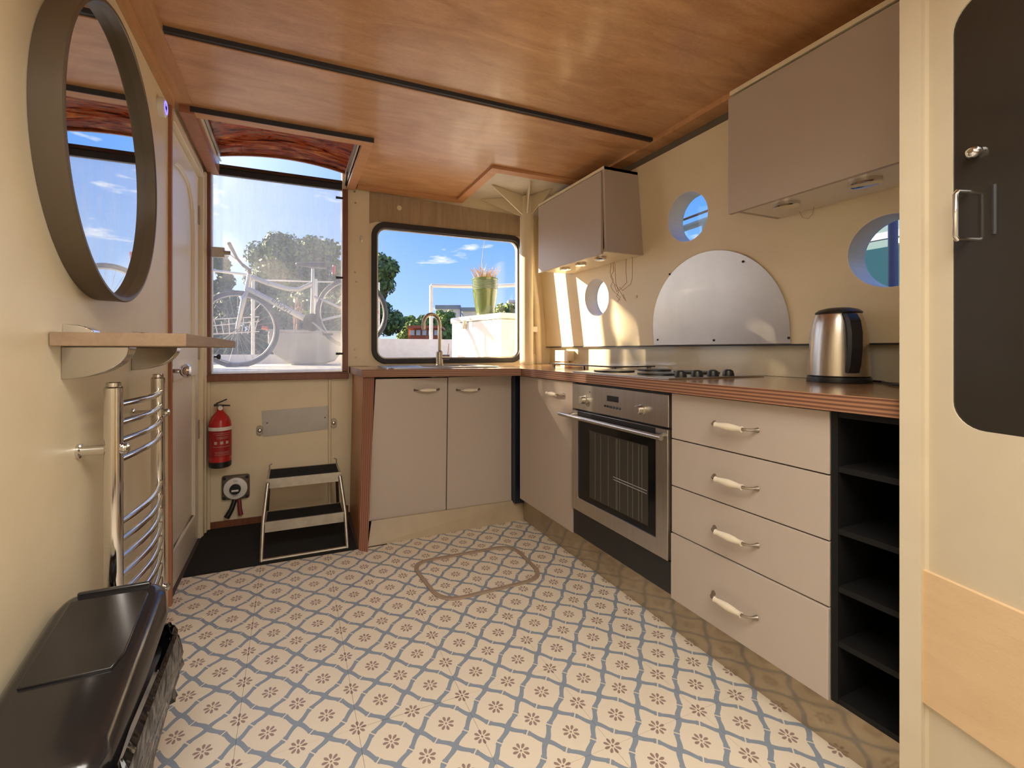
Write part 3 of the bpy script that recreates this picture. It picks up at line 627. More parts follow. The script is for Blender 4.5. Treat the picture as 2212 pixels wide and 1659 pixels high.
# glass board standing behind the hob
gb = thing('worktop_saver', 'dark glass worktop saver on stub feet behind the hob', 'board', (1.63, 1.95, .927))
MB().box(1.50, 1.775, 1.81, 2.42, .944, .952).build('glass_board', mat('smoky_glass_board', (.05, .035, .03), .08, coat=.8), gb, bevel=.002)
for x, y in ((1.52, 1.83), (1.75, 1.83), (1.52, 2.39), (1.75, 2.39)): MB().lathe([(.010, 0), (.012, .0172)], (x, y, .9272), 'Z', 14).build('foot', brass, gb)
# kettle
kx, ky = 1.700, .925
kt = thing('kettle', 'brushed steel cordless kettle with black handle on black base', 'kettle', (kx, ky, .927))
MB().lathe([(.086, .9273), (.087, .932), (.085, .945), (.081, .947)], (kx, ky, 0), 'Z', 48).build('kettle_base', black, kt)
kb = MB().lathe([(.081, .9472), (.084, .950), (.0835, .965), (.081, 1.02), (.076, 1.08), (.069, 1.125), (.0625, 1.150), (.060, 1.155)], (kx, ky, 0), 'Z', 64).build('kettle_body', kettle_m, kt)
MB().lathe([(.062, 1.1552), (.063, 1.160), (.052, 1.169), (.030, 1.175), (.001, 1.177)], (kx, ky, 0), 'Z', 48).build('kettle_lid', black, kt)
hd = Vector((-.62, -.78, 0)).normalized(); sdv = Vector((hd.y, -hd.x, 0)); base = Vector((kx, ky, 0))
def K(r, z): q = base+hd*r; return (q.x, q.y, z)
mb = MB(); kp = [(.058, 1.153), (.075, 1.150), (.096, 1.128), (.107, 1.09), (.107, 1.04), (.099, .99), (.087, .962)]
for (r0, z0), (r1, z1) in zip(kp, kp[1:]):
    def cs(r, z, nx_=.0): c_ = Vector(K(r, z)); return [c_-sdv*.017-hd*.009, c_+sdv*.017-hd*.009, c_+sdv*.014+hd*.010, c_-sdv*.014+hd*.010]
    mb.hexa(cs(r0, z0)[::-1]+cs(r1, z1)[::-1])
mb.build('kettle_handle', black, kt, sharp=60)
MB().tube([K(.062, 1.13), K(.068, 1.11), K(.073, 1.08), K(.078, 1.03), K(.080, .98), K(.082, .960)], .013, 10).build('handle_back', black, kt)
pv = base-hd*.058; MB().hexa([(pv.x-.02, pv.y, 1.11), (pv.x+.02, pv.y, 1.11), (pv.x+.012, pv.y+.02, 1.125), (pv.x-.012, pv.y+.02, 1.125), (pv.x-.02, pv.y-.005, 1.145), (pv.x+.02, pv.y-.005, 1.145), (pv.x+.014, pv.y+.028, 1.15), (pv.x-.014, pv.y+.028, 1.15)]).build('kettle_spout', kettle_m, kt)
kc = MB().tube([(1.80, .90, .931), (1.785, .845, .931), (1.72, .80, .931), (1.66, .76, .931), (1.655, .735, .931), (1.70, .70, .931), (1.74, .64, .931), (1.77, .58, .931)], .0035, 8).build('power_cable', black)
tag(kc, 'thin dark power cable lying on the worktop beside the kettle', 'cable')
# steel splash arch
mb = MB(); P_ = [(1.136, 1.060), (1.836, 1.060), (1.836, 1.13)]
for k in range(33):
    a = PI*k/32; P_.append((1.486+.350*math.cos(a), 1.13+.352*math.sin(a)))
P_.append((1.136, 1.13))
mb.plate(P_[:2]+P_[3:-1], [], lambda a, b, t: (RX(b)-.010+.003*t, a, b))
sa = mb.build('arched_steel_splash_plate', steel_arch); tag(sa, 'half round stainless steel plate screwed above the hob', 'plate')
for u, v in ((1455, 593), (1614, 566), (1420, 734), (1541, 735), (1703, 730)):
    p = onx(u, v, 1.785); MB().lathe([(.0052, .0), (.0052, -.0025), (.002, -.004)], (RX(p.z)-.0102, p.y, p.z), 'X', 12).build('screw', black, sa)
# wall cabinets
def lamp_disc(x, y, z, parent, r=.033):
    MB().lathe([(r, 0), (r, -.011), (r-.004, -.014), (r-.009, -.012), (.001, -.012)], (x, y, z), 'Z', 28).build('cabinet_light', [chrome], parent)
uc = thing('wall_cabinet', 'small taupe wall cabinet beside the corner post', 'cabinet', (1.62, 2.2, 1.545))
f = MB().hexa([(1.496, 1.902, 1.535), (1.512, 1.902, 1.535), (1.512, 2.535, 1.535), (1.496, 2.535, 1.535), (1.496, 1.902, 1.966), (1.512, 1.902, 1.966), (1.512, 2.535, 1.966), (1.496, 2.535, 1.966)]).build('door', taupe, uc, bevel=.001)
MB().hexa([(1.514, 1.880, 1.545), (RX(1.545)-.001, 1.880, 1.545), (RX(1.545)-.001, 1.896, 1.545), (1.514, 1.896, 1.545), (1.500, 1.880, 1.985), (RX(1.985)-.001, 1.880, 1.985), (RX(1.985)-.001, 1.896, 1.985), (1.500, 1.896, 1.985)]).build('cabinet_side', taupe, uc)
MB().hexa([(1.514, 2.522, 1.545), (RX(1.545)-.001, 2.522, 1.545), (RX(1.545)-.001, 2.538, 1.545), (1.514, 2.538, 1.545), (1.514, 2.522, 1.985), (RX(1.985)-.001, 2.522, 1.985), (RX(1.985)-.001, 2.538, 1.985), (1.514, 2.538, 1.985)]).build('cabinet_side', taupe, uc)
MB().box(1.514, RX(1.545)-.002, 1.896, 2.522, 1.545, 1.560).build('cabinet_base', cream_w, uc, label='pale underside board')
MB().box(1.496, RX(1.985)-.002, 1.880, 2.538, 1.970, 1.985).build('cabinet_top', cream_w, uc)
for y in (2.02, 2.20, 2.36): lamp_disc(1.585, y, 1.545, uc)
un = thing('wall_cabinet', 'long taupe wall cabinet beside the cream door post', 'cabinet', (1.62, .9, 1.545))
MB().box(1.497, 1.513, .536, 1.172, 1.535, 1.962).build('door', taupe, un, bevel=.001)
MB().hexa([(1.514, 1.150, 1.545), (RX(1.545)-.001, 1.150, 1.545), (RX(1.545)-.001, 1.166, 1.545), (1.514, 1.166, 1.545), (1.514, 1.150, 1.985), (RX(1.985)-.001, 1.150, 1.985), (RX(1.985)-.001, 1.166, 1.985), (1.514, 1.166, 1.985)]).build('cabinet_side', taupe, un)
MB().box(1.514, RX(1.545)-.002, .536, 1.150, 1.545, 1.560).build('cabinet_base', white_gloss, un, label='white underside board')
MB().box(1.497, RX(1.985)-.002, .536, 1.166, 1.970, 1.985).build('cabinet_top', cream_w, un)
for y in (.80, 1.03): lamp_disc(1.60, y, 1.545, un, .04)
MB().box(1.55, 1.60, .56, .60, 1.53, 1.545).build('black_clip', black, un)
for y, w_ in ((.70, .05), (1.07, .05)):
    q = MB().tube([(1.735, y, 1.545), (1.735, y-.01, 1.520), (1.735, y-.03, 1.510), (1.735, y-.045, 1.522), (1.735, y-.05, 1.545)], .0016, 6).build('lamp_wire', cable_w, un)
# dangling wires
random.seed(3)
dwv = thing('loose_wires', 'tangle of thin brown wires hanging under the far cabinet', 'wires', (1.73, 2.1, 1.544))
for (u0, v0, pts_) in ((1320, 571, [(1318, 590), (1325, 605), (1319, 618), (1324, 628), (1340, 642), (1334, 652)]), (1324, 571, [(1326, 585), (1319, 597), (1326, 612), (1335, 622), (1348, 645), (1352, 650), (1346, 636)]), (1353, 570, [(1352, 585), (1354, 610), (1340, 625), (1332, 630), (1327, 615)]), (1366, 568, [(1366, 600), (1362, 614), (1345, 628), (1338, 620)]), (1328, 573, [(1330, 610), (1336, 632), (1332, 640), (1340, 648)])):
    cp = [onx(u0, v0, 1.742)]+[onx(a, b, 1.738+random.uniform(-.012, .008)) for a, b in pts_]
    cp[0].z = 1.5445
    MB().tube(cp, .0014, 6).build('wire', mat('brown_wire', (.40, .22, .10), .5) if 'brown_wire' not in MATS else MATS['brown_wire'], dwv)
# corner post
cpz = thing('corner_post', 'cream steel post with gussets rising from the worktop corner', 'post', (1.525, 2.745, .9275))
MB().lathe([(.047, .9275), (.047, 2.10)], (1.525, 2.745, 0), 'Z', 32).build('post_tube', cream_w, cpz)
for ang, ln in ((200, .34), (245, .30), (290, .22), (330, .2), (150, .32)):
    a = math.radians(ang); d = Vector((math.cos(a), math.sin(a), 0)); n = Vector((-d.y, d.x, 0))*.0035; b0 = Vector((1.525, 2.745, 0))+d*.044; b1 = Vector((1.525, 2.745, 0))+d*ln
    def q(v, z): return (v.x, v.y, z)
    b1.y = min(b1.y, YB-.02); b1.x = min(b1.x, 1.70)
    MB().hexa([q(b0-n, 1.97), q(b0+n, 1.97), q(b1+n, 2.098), q(b1-n, 2.098), q(b0-n, 2.103), q(b0+n, 2.103), q(b1+n, 2.103), q(b1-n, 2.103)]).build('gusset', cream_w, cpz)
# pipe behind the post
vp = MB().tube([(1.72, YB-.03, .93), (1.70, YB-.03, 1.35), (1.66, YB-.03, 1.62), (1.65, YB-.03, 2.0)], .022, 16).build('cable_conduit', cream_w); tag(vp, 'slim cream conduit beside the corner post', 'pipe')
sbx = MB().box(1.63, 1.69, YB-.056, YB-.052, 1.165, 1.205).build('junction_box', white, bevel=.003); tag(sbx, 'small white junction box fixed behind the corner post', 'junction box')
MB().box(1.64, 1.68, YB-.052, YB-.001, 1.17, 1.20).build('box_back', white, sbx)
# socket
sc_ = thing('double_socket', 'white double wall socket at far end of the splashback', 'socket', (1.75, 2.62, .95))
c0 = onx(1212, 769, 1.76)
MB().box(1.752, 1.762, c0.y-.080, c0.y+.066, .953, 1.030).build('socket_plate', white, sc_, bevel=.003)
MB().box(1.762, 1.823, c0.y-.070, c0.y+.056, .958, 1.026).build('back_box', cream_w, sc_)
for s in (-.04, .026):
    for dy_, dz_, w_, h_ in ((0, .030, .003, .007), (-.011, .014, .006, .003), (.011, .014, .006, .003)):
        MB().box(1.7512, 1.7522, c0.y+s+dy_-w_/2-.0, c0.y+s+dy_+w_/2, .968+dz_, .968+dz_+h_).build('socket_slot', black, sc_)
    MB().box(1.749, 1.7522, c0.y+s*.45-.005, c0.y+s*.45+.005, 1.002, 1.014).build('switch_rocker', white, sc_)
MB().box(1.775, 1.81, c0.y-.02, c0.y+.03, .9275, .9575).build('conduit', cream_w, sc_)

# ================================================================== LEFT WALL THINGS
# round mirror with deep frame
my, mz = 1.402, 1.520
mo = thing('oval_mirror', 'large slightly oval mirror in deep bronze grey frame on left wall', 'mirror', (XL, my, mz))
def ell(mb, prof, cap):
    n = 96; rings = [[mb.bm.verts.new((XL+h, my+math.cos(2*PI*k/n)*(.312+dr_), mz+math.sin(2*PI*k/n)*(.352+dr_))) for k in range(n)] for dr_, h in prof]
    for A, B in zip(rings, rings[1:]):
        for k in range(n): mb._f([A[k], A[(k+1) % n], B[(k+1) % n], B[k]])
    if cap: mb._f(rings[0][::-1]); mb._f(rings[-1])
    return mb
ell(MB(), ((.006, .001), (.009, .054), (.006, .0565), (-.000, .0565), (-.003, .054), (-.001, .030), (-.012, .028)), False).build('mirror_frame', mirror_fr, mo, sharp=30)
ell(MB(), ((-.001, .006), (-.001, .030)), True).build('mirror_glass', mirror_m, mo, sharp=30)
# ring lamp / sensor
rs = thing('ring_switch', 'small round switch with glowing blue ring beside the door', 'switch', (XL, 1.985, 1.945))
MB().lathe([(.034, 0), (.034, .018), (.030, .022), (.001, .022)], (XL, 1.985, 1.945), 'X', 36).build('switch_body', white, rs)
MB().lathe([(.024, .0222), (.024, .0236), (.017, .0236), (.017, .0222)], (XL, 1.985, 1.945), 'X', 36, cap=False).build('led_ring', led_blue, rs)
MB().lathe([(.006, .0222), (.006, .0245)], (XL, 1.985, 1.945), 'X', 16).build('centre_dot', black, rs)
# shelf
sh = MB().box(-.458, -.218, 1.162, 2.10, 1.043, 1.072).build('wall_shelf', shelf_w, bevel=.002); tag(sh, 'plain grey brown wooden shelf on chrome brackets under mirror', 'shelf')
for i, y in enumerate((1.245, 1.70)):
    b = thing('shelf_bracket', ('chrome curved shelf bracket nearer the left picture edge', 'chrome curved shelf bracket nearer the door')[i], 'bracket', (XL, y, .985), 'chrome shelf brackets')
    mb = MB(); pf = [(XL, 1.0425), (XL, .972)]
    for k in range(10):
        t = k/9; pf.append((XL+.006+.115*math.sin(t*PI/2), .972+.0705*(1-math.cos(t*PI/2))))
    mb.plate(pf, [], lambda a, c, t: (a, y-.026+.052*t, c)); mb.build('bracket_body', chrome_d, b, bevel=.006)
    mb = MB(); pf = [(XL, 1.0725), (XL, 1.092)]+[(XL+.055*math.sin(k/6*PI/2), 1.0725+.0195*math.cos(k/6*PI/2)) for k in range(1, 7)]
    mb.plate(pf, [], lambda a, c, t: (a, y-.02+.04*t, c)); mb.build('bracket_clamp', chrome, b, bevel=.003)
# towel rail
tr_ = thing('towel_rail', 'chrome ladder towel radiator below the wall shelf', 'radiator', (-.40, 1.42, .2))
RXL = -.392; yA, yB_ = 1.300, 1.680
for y in (yA, yB_):
    MB().lathe([(.0165, .20), (.019, .203), (.019, .945), (.0165, .948), (.0145, .948), (.0145, .957), (.012, .959)], (RXL, y, 0), 'Z', 24).build('upright', chrome, tr_)
zs = [.904, .860, .816, .772]+[.619-.0435*k for k in range(10)]
for z in zs:
    pts = [(RXL+.006+.022*math.sin(PI*k/10), yA+(yB_-yA)*k/10, z) for k in range(11)]
    MB().tube(pts, .0085, 12).build('rung', chrome, tr_)
for y, z in ((yA, .800), (yB_, .835), (yA, .28), (yB_, .28)):
    MB().lathe([(.017, .0), (.017, .006), (.0115, .008), (.0115, .085), (.014, .09)], (XL, y, z), 'X', 18).build('wall_fixing', chrome, tr_)
    MB().lathe([(.006, .086), (.012, .090), (.012, .096), (.006, .10)], (XL+.0, y, z), 'X', 14).build('fixing_cap', chrome, tr_)
# pedal bin
bn = thing('waste_bin', 'tall black plastic bin with flat lid at bottom left', 'bin', (-.36, 1.03, 0))
def binring(z, gx, gy, cx=-.355, cy=1.0): return [(cx+a*gx, cy+b*gy) for a, b in rrect(-.5, .5, -.5, .5, .12, 5)]
mb = MB()
lv = [(0.0, .150, .30), (.02, .158, .31), (.36, .178, .365), (.375, .186, .375)]
rings = [[mb.bm.verts.new((a, b, z)) for a, b in binring(z, gx, gy)] for z, gx, gy in lv]
for A, B in zip(rings, rings[1:]):
    for i in range(len(A)): mb._f([A[i], A[(i+1) % len(A)], B[(i+1) % len(A)], B[i]])
mb._f(rings[0][::-1]); mb._f(rings[-1]); mb.build('bin_body', binp, bn)
def lz(y): return .428+.085*(y-.80)/.40
mb = MB(); rings = []
for dz, gx, gy in ((-.062, .192, .400), (-.055, .204, .412), (-.012, .196, .402), (.0, .176, .385), (.004, .160, .37)):
    rings.append([mb.bm.verts.new((a, b, lz(b)+dz)) for a, b in binring(0, gx, gy)])
for A, B in zip(rings, rings[1:]):
    for i in range(len(A)): mb._f([A[i], A[(i+1) % len(A)], B[(i+1) % len(A)], B[i]])
mb._f(rings[-1]); mb._f(rings[0][::-1]); mb.build('bin_lid', binp, bn)
q_ = [(-.425, .97), (-.295, .97), (-.285, 1.0), (-.285, 1.15), (-.295, 1.165), (-.425, 1.165)]
MB().plate(q_, [], lambda a, b, t: (a, b, lz(b)+.009-.005*t)).build('lid_flap', binp, bn, bevel=.002)
MB().box(-.42, -.29, 1.182, 1.192, lz(1.18)-.012, lz(1.18)+.012).build('lid_hinge', binp, bn, bevel=.003)
# bag
mb = MB(); nZ = 9; rg = []
random.seed(12)
sides = rrect(-.5, .5, -.5, .5, .12, 9)
for j in range(nZ+1):
    row = []; t = j/nZ
    for i, (a, b) in enumerate(sides):
        k = 1+.05*math.sin(i*2.3+j*.7)*t+random.uniform(-.045, .045); bulge = .022+.022*math.sin(min(t*1.3, 1)*PI)
        row.append(mb.bm.verts.new((-.352+a*(.200*k+bulge), 1.0+b*(.395*k+bulge), .405-.13*t-.035*t*math.sin(i*.55)+random.uniform(-.008, .008))))
    rg.append(row)
for A, B in zip(rg, rg[1:]):
    for i in range(len(A)): mb._f([A[i], A[(i+1) % len(A)], B[(i+1) % len(A)], B[i]])
bb = mb.build('bin_liner', bag, bn, sharp=20, label='crumpled shiny black bin bag folded over the rim')

# ================================================================== BACK WALL THINGS
ex = thing('fire_extinguisher', 'red fire extinguisher hung beside the door', 'fire extinguisher', (-.382, 2.862, .375))
ex_x, ex_y = -.372, 2.852
MB().lathe([(.050, .378), (.0565, .384), (.0575, .405), (.0575, .412)], (ex_x, ex_y, 0), 'Z', 36).build('base_ring', black, ex)
MB().lathe([(.0565, .405), (.0572, .60), (.054, .632), (.044, .657), (.028, .678), (.017, .690), (.016, .705)], (ex_x, ex_y, 0), 'Z', 40).build('cylinder_body', red, ex)
MB().lathe([(.0576, .44), (.0578, .585)], (ex_x, ex_y, 0), 'Z', 40, cap=False).build('label_sleeve', redlabel, ex)
MB().lathe([(.0582, .586), (.0582, .606)], (ex_x, ex_y, 0), 'Z', 40, cap=False).build('white_band', white, ex)
pr_m = mat('printed_lines', (.55, .40, .36), .5)
def arcstrip(z0, z1, a0, a1, r, name, m):
    mb = MB(); n = 8; A = []
    for k in range(n+1):
        a = math.radians(a0+(a1-a0)*k/n); A.append((ex_x+math.cos(a)*r, ex_y+math.sin(a)*r))
    for (xa, ya), (xb, yb) in zip(A, A[1:]): mb._f([mb.bm.verts.new(q) for q in ((xa, ya, z0), (xb, yb, z0), (xb, yb, z1), (xa, ya, z1))])
    bmesh.ops.remove_doubles(mb.bm, verts=mb.bm.verts, dist=1e-6); mb.build(name, m, ex)
for z, a0, a1 in ((.572, 245, 330), (.562, 255, 325), (.550, 260, 322), (.543, 262, 318), (.497, 240, 332), (.468, 250, 330), (.461, 252, 325), (.452, 250, 328)): arcstrip(z, z+.0016, a0, a1, .0582, 'printed_line', pr_m)
for a in (248, 278, 306): arcstrip(.512, .528, a, a+15, .0583, 'pictogram', pr_m)
MB().lathe([(.014, .700), (.016, .706), (.016, .722), (.010, .728)], (ex_x, ex_y, 0), 'Z', 18).build('valve', brass, ex)
MB().lathe([(.012, 0), (.012, -.006), (.001, -.006)], (ex_x+.004, ex_y-.015, .708), 'Y', 18).build('pressure_gauge', white, ex)
MB().hexa([(ex_x-.03, ex_y-.008, .718), (ex_x+.05, ex_y-.008, .716), (ex_x+.05, ex_y+.008, .716), (ex_x-.03, ex_y+.008, .718), (ex_x-.03, ex_y-.008, .730), (ex_x+.05, ex_y-.008, .722), (ex_x+.05, ex_y+.008, .722), (ex_x-.03, ex_y+.008, .730)]).build('handle_lower', black, ex)
MB().hexa([(ex_x-.02, ex_y-.007, .728), (ex_x+.035, ex_y-.007, .752), (ex_x+.035, ex_y+.007, .752), (ex_x-.02, ex_y+.007, .728), (ex_x-.02, ex_y-.007, .736), (ex_x+.032, ex_y-.007, .758), (ex_x+.032, ex_y+.007, .758), (ex_x-.02, ex_y+.007, .736)]).build('handle_lever', black, ex)
MB().box(ex_x-.02, ex_x+.02, ex_y+.056, YB-.001, .45, .60).build('wall_bracket', black, ex)
# battery isolator switch
iso = thing('isolator_switch', 'square grey battery isolator switch with round white dial', 'switch', (-.30, YB, .16))
c = ony(509, 1053, YB-.03)
MB().box(c.x-.072, c.x+.072, YB-.032, YB-.001, c.z-.070, c.z+.070).build('switch_plate', mat('bronze_grey_plastic', (.12, .10, .075), .5), iso, bevel=.012)
MB().lathe([(.062, 0), (.061, -.008), (.056, -.011), (.001, -.011)], (c.x, YB-.032, c.z-.004), 'Y', 40).build('dial_ring', white, iso)
MB().lathe([(.029, 0), (.029, -.018), (.026, -.022), (.001, -.022)], (c.x, YB-.043, c.z-.004), 'Y', 32).build('dial_knob', black, iso)
MB().box(c.x-.018, c.x+.018, YB-.068, YB-.0651, c.z-.014, c.z-.004).build('knob_mark', white, iso)
for sx in (-1, 1):
    for sz in (-1, 1): MB().lathe([(.009, 0), (.008, -.001)], (c.x+sx*.058, YB-.0325, c.z+sz*.056), 'Y', 12).build('screw_hole', black, iso)
def text(body, loc, size, m, parent, rot=(PI/2, 0, 0)):
    cu_ = bpy.data.curves.new('lettering', 'FONT'); cu_.body = body; cu_.size = size; cu_.align_x = 'CENTER'; cu_.align_y = 'CENTER'; cu_.extrude = .0003
    tmp = bpy.data.objects.new('tmp', cu_); C.objects.link(tmp); dg = bpy.context.evaluated_depsgraph_get(); me = bpy.data.meshes.new_from_object(tmp.evaluated_get(dg))
    bpy.data.objects.remove(tmp); me.materials.clear(); me.materials.append(m); me.transform(Matrix.Translation(Vector(loc)-ORG[parent.name]) @ (rot if isinstance(rot, Matrix) else Matrix.Rotation(rot[0], 4, 'X')))
    o = bpy.data.objects.new('lettering', me); C.objects.link(o); o.parent = parent; return o
text('ON', (c.x, YB-.0437, c.z+.040), .015, brass, iso); text('OFF', (c.x, YB-.0437, c.z-.046), .015, brass, iso)
bc = thing('battery_cables', 'thick red and black cables hanging below the isolator switch', 'cables', (-.3, YB-.03, .04))
MB().tube([(c.x-.005, YB-.022, c.z-.072), (c.x-.02, YB-.035, c.z-.12), (c.x-.045, YB-.04, c.z-.165)], [.013, .014, .016], 12).build('black_cable', black, bc)
MB().tube([(c.x+.018, YB-.022, c.z-.072), (c.x+.022, YB-.035, c.z-.12), (c.x+.028, YB-.04, c.z-.16)], [.011, .011, .013], 12).build('red_cable', mat('red_cable_rubber', (.20, .02, .02), .5), bc)
# steel plate and two latches
pt = [ony(u, v, YB-.004) for u, v in ((568, 944), (708, 927), (708, 877), (565, 888))]
mb = MB(); mb.hexa([tuple(p) for p in pt]+[(p.x, YB-.001, p.z) for p in pt]); pl = mb.build('wall_plate', galv); tag(pl, 'plain grey metal plate screwed below the stern window', 'plate')
for u, v in ((577, 914), (702, 902)):
    p = ony(u, v, YB-.004); MB().lathe([(.004, 0), (.003, -.002)], p, 'Y', 10).build('screw', black, pl)
for i, (u, v) in enumerate(((561, 930), (721, 914))):
    p = ony(u, v, YB-.001); k = thing('flush_latch', ('oval chrome flush latch at left of the metal plate', 'oval chrome flush latch at right of the metal plate')[i], 'latch', p, 'flush latches')
    mb = MB(); mb.plate(rrect(p.x-.017, p.x+.017, p.z-.030, p.z+.030, .016, 6), [circ(p.x, p.z, .010, 20)], lambda a, b, t: (a, YB-.008+.007*t, b)); mb.build('latch_plate', brass, k, bevel=.002)
    MB().lathe([(.009, 0), (.008, -.006), (.003, -.008)], (p.x, YB-.002, p.z), 'Y', 16).build('latch_knob', chrome, k)
pc = MB().tube([(.222, YB-.012, .850), (.222, YB-.012, .06)], .009, 12).build('thin_pipe', cream_w); tag(pc, 'slim cream vertical pipe below the stern window', 'pipe')
hk = ony(780, 516, YB-.004)
hk_o = thing('wall_hook', 'small shiny hook catching the sun between the two windows', 'hook', hk)
MB().lathe([(.010, 0), (.008, -.004), (.004, -.006)], hk+Vector((0, 0, .012)), 'Y', 14).build('hook_base', white, hk_o); MB().tube([hk+Vector((0, -.004, .012)), hk+Vector((0, -.022, -.004)), hk+Vector((.002, -.022, -.018)), hk+Vector((.004, -.03, -.008))], [.006, .007, .009, .004], 10).build('hook_prong', white, hk_o)
# doormat
dm = MB().box(XL+.004, .316, 2.365, YB-.014, .0, .010).build('doormat', mat_black); tag(dm, 'black carpet mat filling the stern corner under the ladder', 'mat')
# floor hatch ring
A = [(.525, 2.115), (.560, 1.722), (1.072, 1.738), (1.090, 2.110)]
def rounded(pts, r, n=7):
    out = []
    for i, p in enumerate(pts):
        p = Vector(p); a = Vector(pts[i-1]); b = Vector(pts[(i+1) % len(pts)]); p0 = p+(a-p).normalized()*r; p1 = p+(b-p).normalized()*r
        for k in range(n+1): t = k/n; q = p0*(1-t)**2+p*2*t*(1-t)+p1*t*t; out.append((q.x, q.y))
    return out
ro = rounded(A, .11); cx_ = sum(a for a, b in ro)/len(ro); cy_ = sum(b for a, b in ro)/len(ro)
ri = [(cx_+(a-cx_)*.935, cy_+(b-cy_)*.90) for a, b in ro]
fr_ = MB().plate(ro, [ri], lambda a, b, t: (a, b, .0075-.007*t)).build('floor_hatch_trim', mat('worn_beige_trim', (.36, .27, .20), .45, nscale=12, ncol=(.30, .22, .16)), bevel=.0015)
tag(fr_, 'rounded beige metal trim of the floor hatch in the tiles', 'hatch trim')
# step ladder
sl = thing('step_ladder', 'two step aluminium folding ladder under the stern window', 'step ladder', (.07, 2.55, 0))
def ML(u, v, y): p = ony(u, v, y); return (p.x, p.y, p.z)
yf = 2.372
for s, xf_, xt in ((-1, -.135, -.112), (1, .268, .243)):
    MB().tube([(xf_, yf, .012), (xf_+s*-.006, 2.425, .185), (xt, 2.50, .352)], .0095, 12).build('front_leg', alu, sl)
    MB().tube([(xf_, 2.84, .021), (xt+.0, 2.72, .36)], .0095, 12).build('rear_leg', alu, sl)
    MB().tube([(xt, 2.70, .365), (xt, 2.715, .395), (xt+(-s)*.012, 2.72, .398)], .004, 8).build('hinge_bracket', alu, sl)
MB().tube([(-.135, yf, .0175), (.268, yf, .0175)], .007, 10).build('foot_bar', alu, sl)
def step(y0, y1, z, x0, x1, ap):
    st = MB().box(x0, x1, y0, y1, z-.012, z).build('step', alu, sl, bevel=.002)
    MB().box(x0, x1, y0-.004, y0, z-ap, z+.001).build('step_apron', alu, st)
    for k in range(5):
        yy = y0+.012+(y1-y0-.03)*k/5; MB().box(x0+.012, x1-.012, yy, yy+(y1-y0)*.13, z+.0002, z+.003).build('tread_strip', black_m, st)
step(2.505, 2.715, .372, -.118, .249, .048); step(2.420, 2.585, .183, -.128, .262, .050)

# ================================================================== OUTSIDE
DK = .88
dk = MB().box(-7, 6, YB+.06, 8.5, DK-.3, DK).build('boat_deck', deck_m); tag(dk, 'pale painted stern deck outside the windows', 'deck', None, 'structure')
cm = MB().box(-.6, .42, 3.05, 3.25, DK, DK+.022).build('deck_coaming', white_gloss); tag(cm, 'white raised coaming just outside the tall stern window', 'coaming')
bl = MB().box(.62, 6, 5.38, 5.46, DK, 1.165).build('bulwark', whitesteel); tag(bl, 'white painted bulwark behind the storage crate', 'bulwark')
bl2 = MB().box(-7, .62, 5.38, 5.46, DK, .98).build('bulwark', whitesteel); tag(bl2, 'low pale bulwark behind the bicycle', 'bulwark')
wt = MB().box(-150, 150, 8.5, 200, -.7, -.65).build('canal', water); tag(wt, 'dark canal water beyond the boat', 'water', None, 'structure')
rl = thing('deck_railing', 'white tubular deck railing with round posts', 'railing', (.6, 5.42, DK))
for x in (-2.6, -1.5, -.39, .262, .97, 1.64): MB().tube([(x, 5.42, .981 if x < .62 else 1.166), (x, 5.42, 1.845)], .024 if x > .5 else .018, 12).build('rail_post', white_gloss, rl)
MB().tube([(1.64, 5.42, 1.845), (2.3, 5.30, 1.85), (3.2, 4.8, 1.88), (4.2, 4.2, 1.95)], .024, 12).build('top_rail', white_gloss, rl)
MB().tube([(-3.2, 5.42, 1.97), (-.95, 5.42, 1.89), (-.39, 5.42, 1.845)], .014, 10).build('top_rail', white_gloss, rl)
MB().tube([(-.39, 5.42, 1.80), (.262, 5.42, 1.815), (.97, 5.42, 1.85)], .008, 8).build('guard_wire', white_gloss, rl)
# crate
cr_ = thing('storage_crate', 'white lidded deck crate beneath the green pot', 'crate', (1.7, 3.8, DK))
q0, q1 = Vector((1.575, 3.25, 0)), Vector((1.415, 4.00, 0)); dv = (q1-q0).normalized(); nv = Vector((dv.y, -dv.x, 0))
def crp(s, w, z): p = q0+dv*s+nv*w; return (p.x, p.y, z)
Lc = (q1-q0).length
MB().hexa([crp(0, 0, DK), crp(0, .55, DK), crp(Lc, .55, DK), crp(Lc, 0, DK), crp(0, 0, 1.285), crp(0, .55, 1.285), crp(Lc, .55, 1.285), crp(Lc, 0, 1.285)]).build('crate_body', whitesteel, cr_, bevel=.01)
MB().hexa([crp(-.012, -.012, 1.288), crp(-.012, .56, 1.288), crp(Lc+.012, .56, 1.288), crp(Lc+.012, -.012, 1.288), crp(-.012, -.012, 1.335), crp(-.012, .56, 1.335), crp(Lc+.012, .56, 1.335), crp(Lc+.012, -.012, 1.335)]).build('crate_lid', whitesteel, cr_, bevel=.012)
p = crp(.52, -.02, 0); MB().box(p[0]-.012, p[0]+.012, p[1]-.012, p[1]+.012, 1.22, 1.30).build('crate_latch', alu, cr_, bevel=.003)
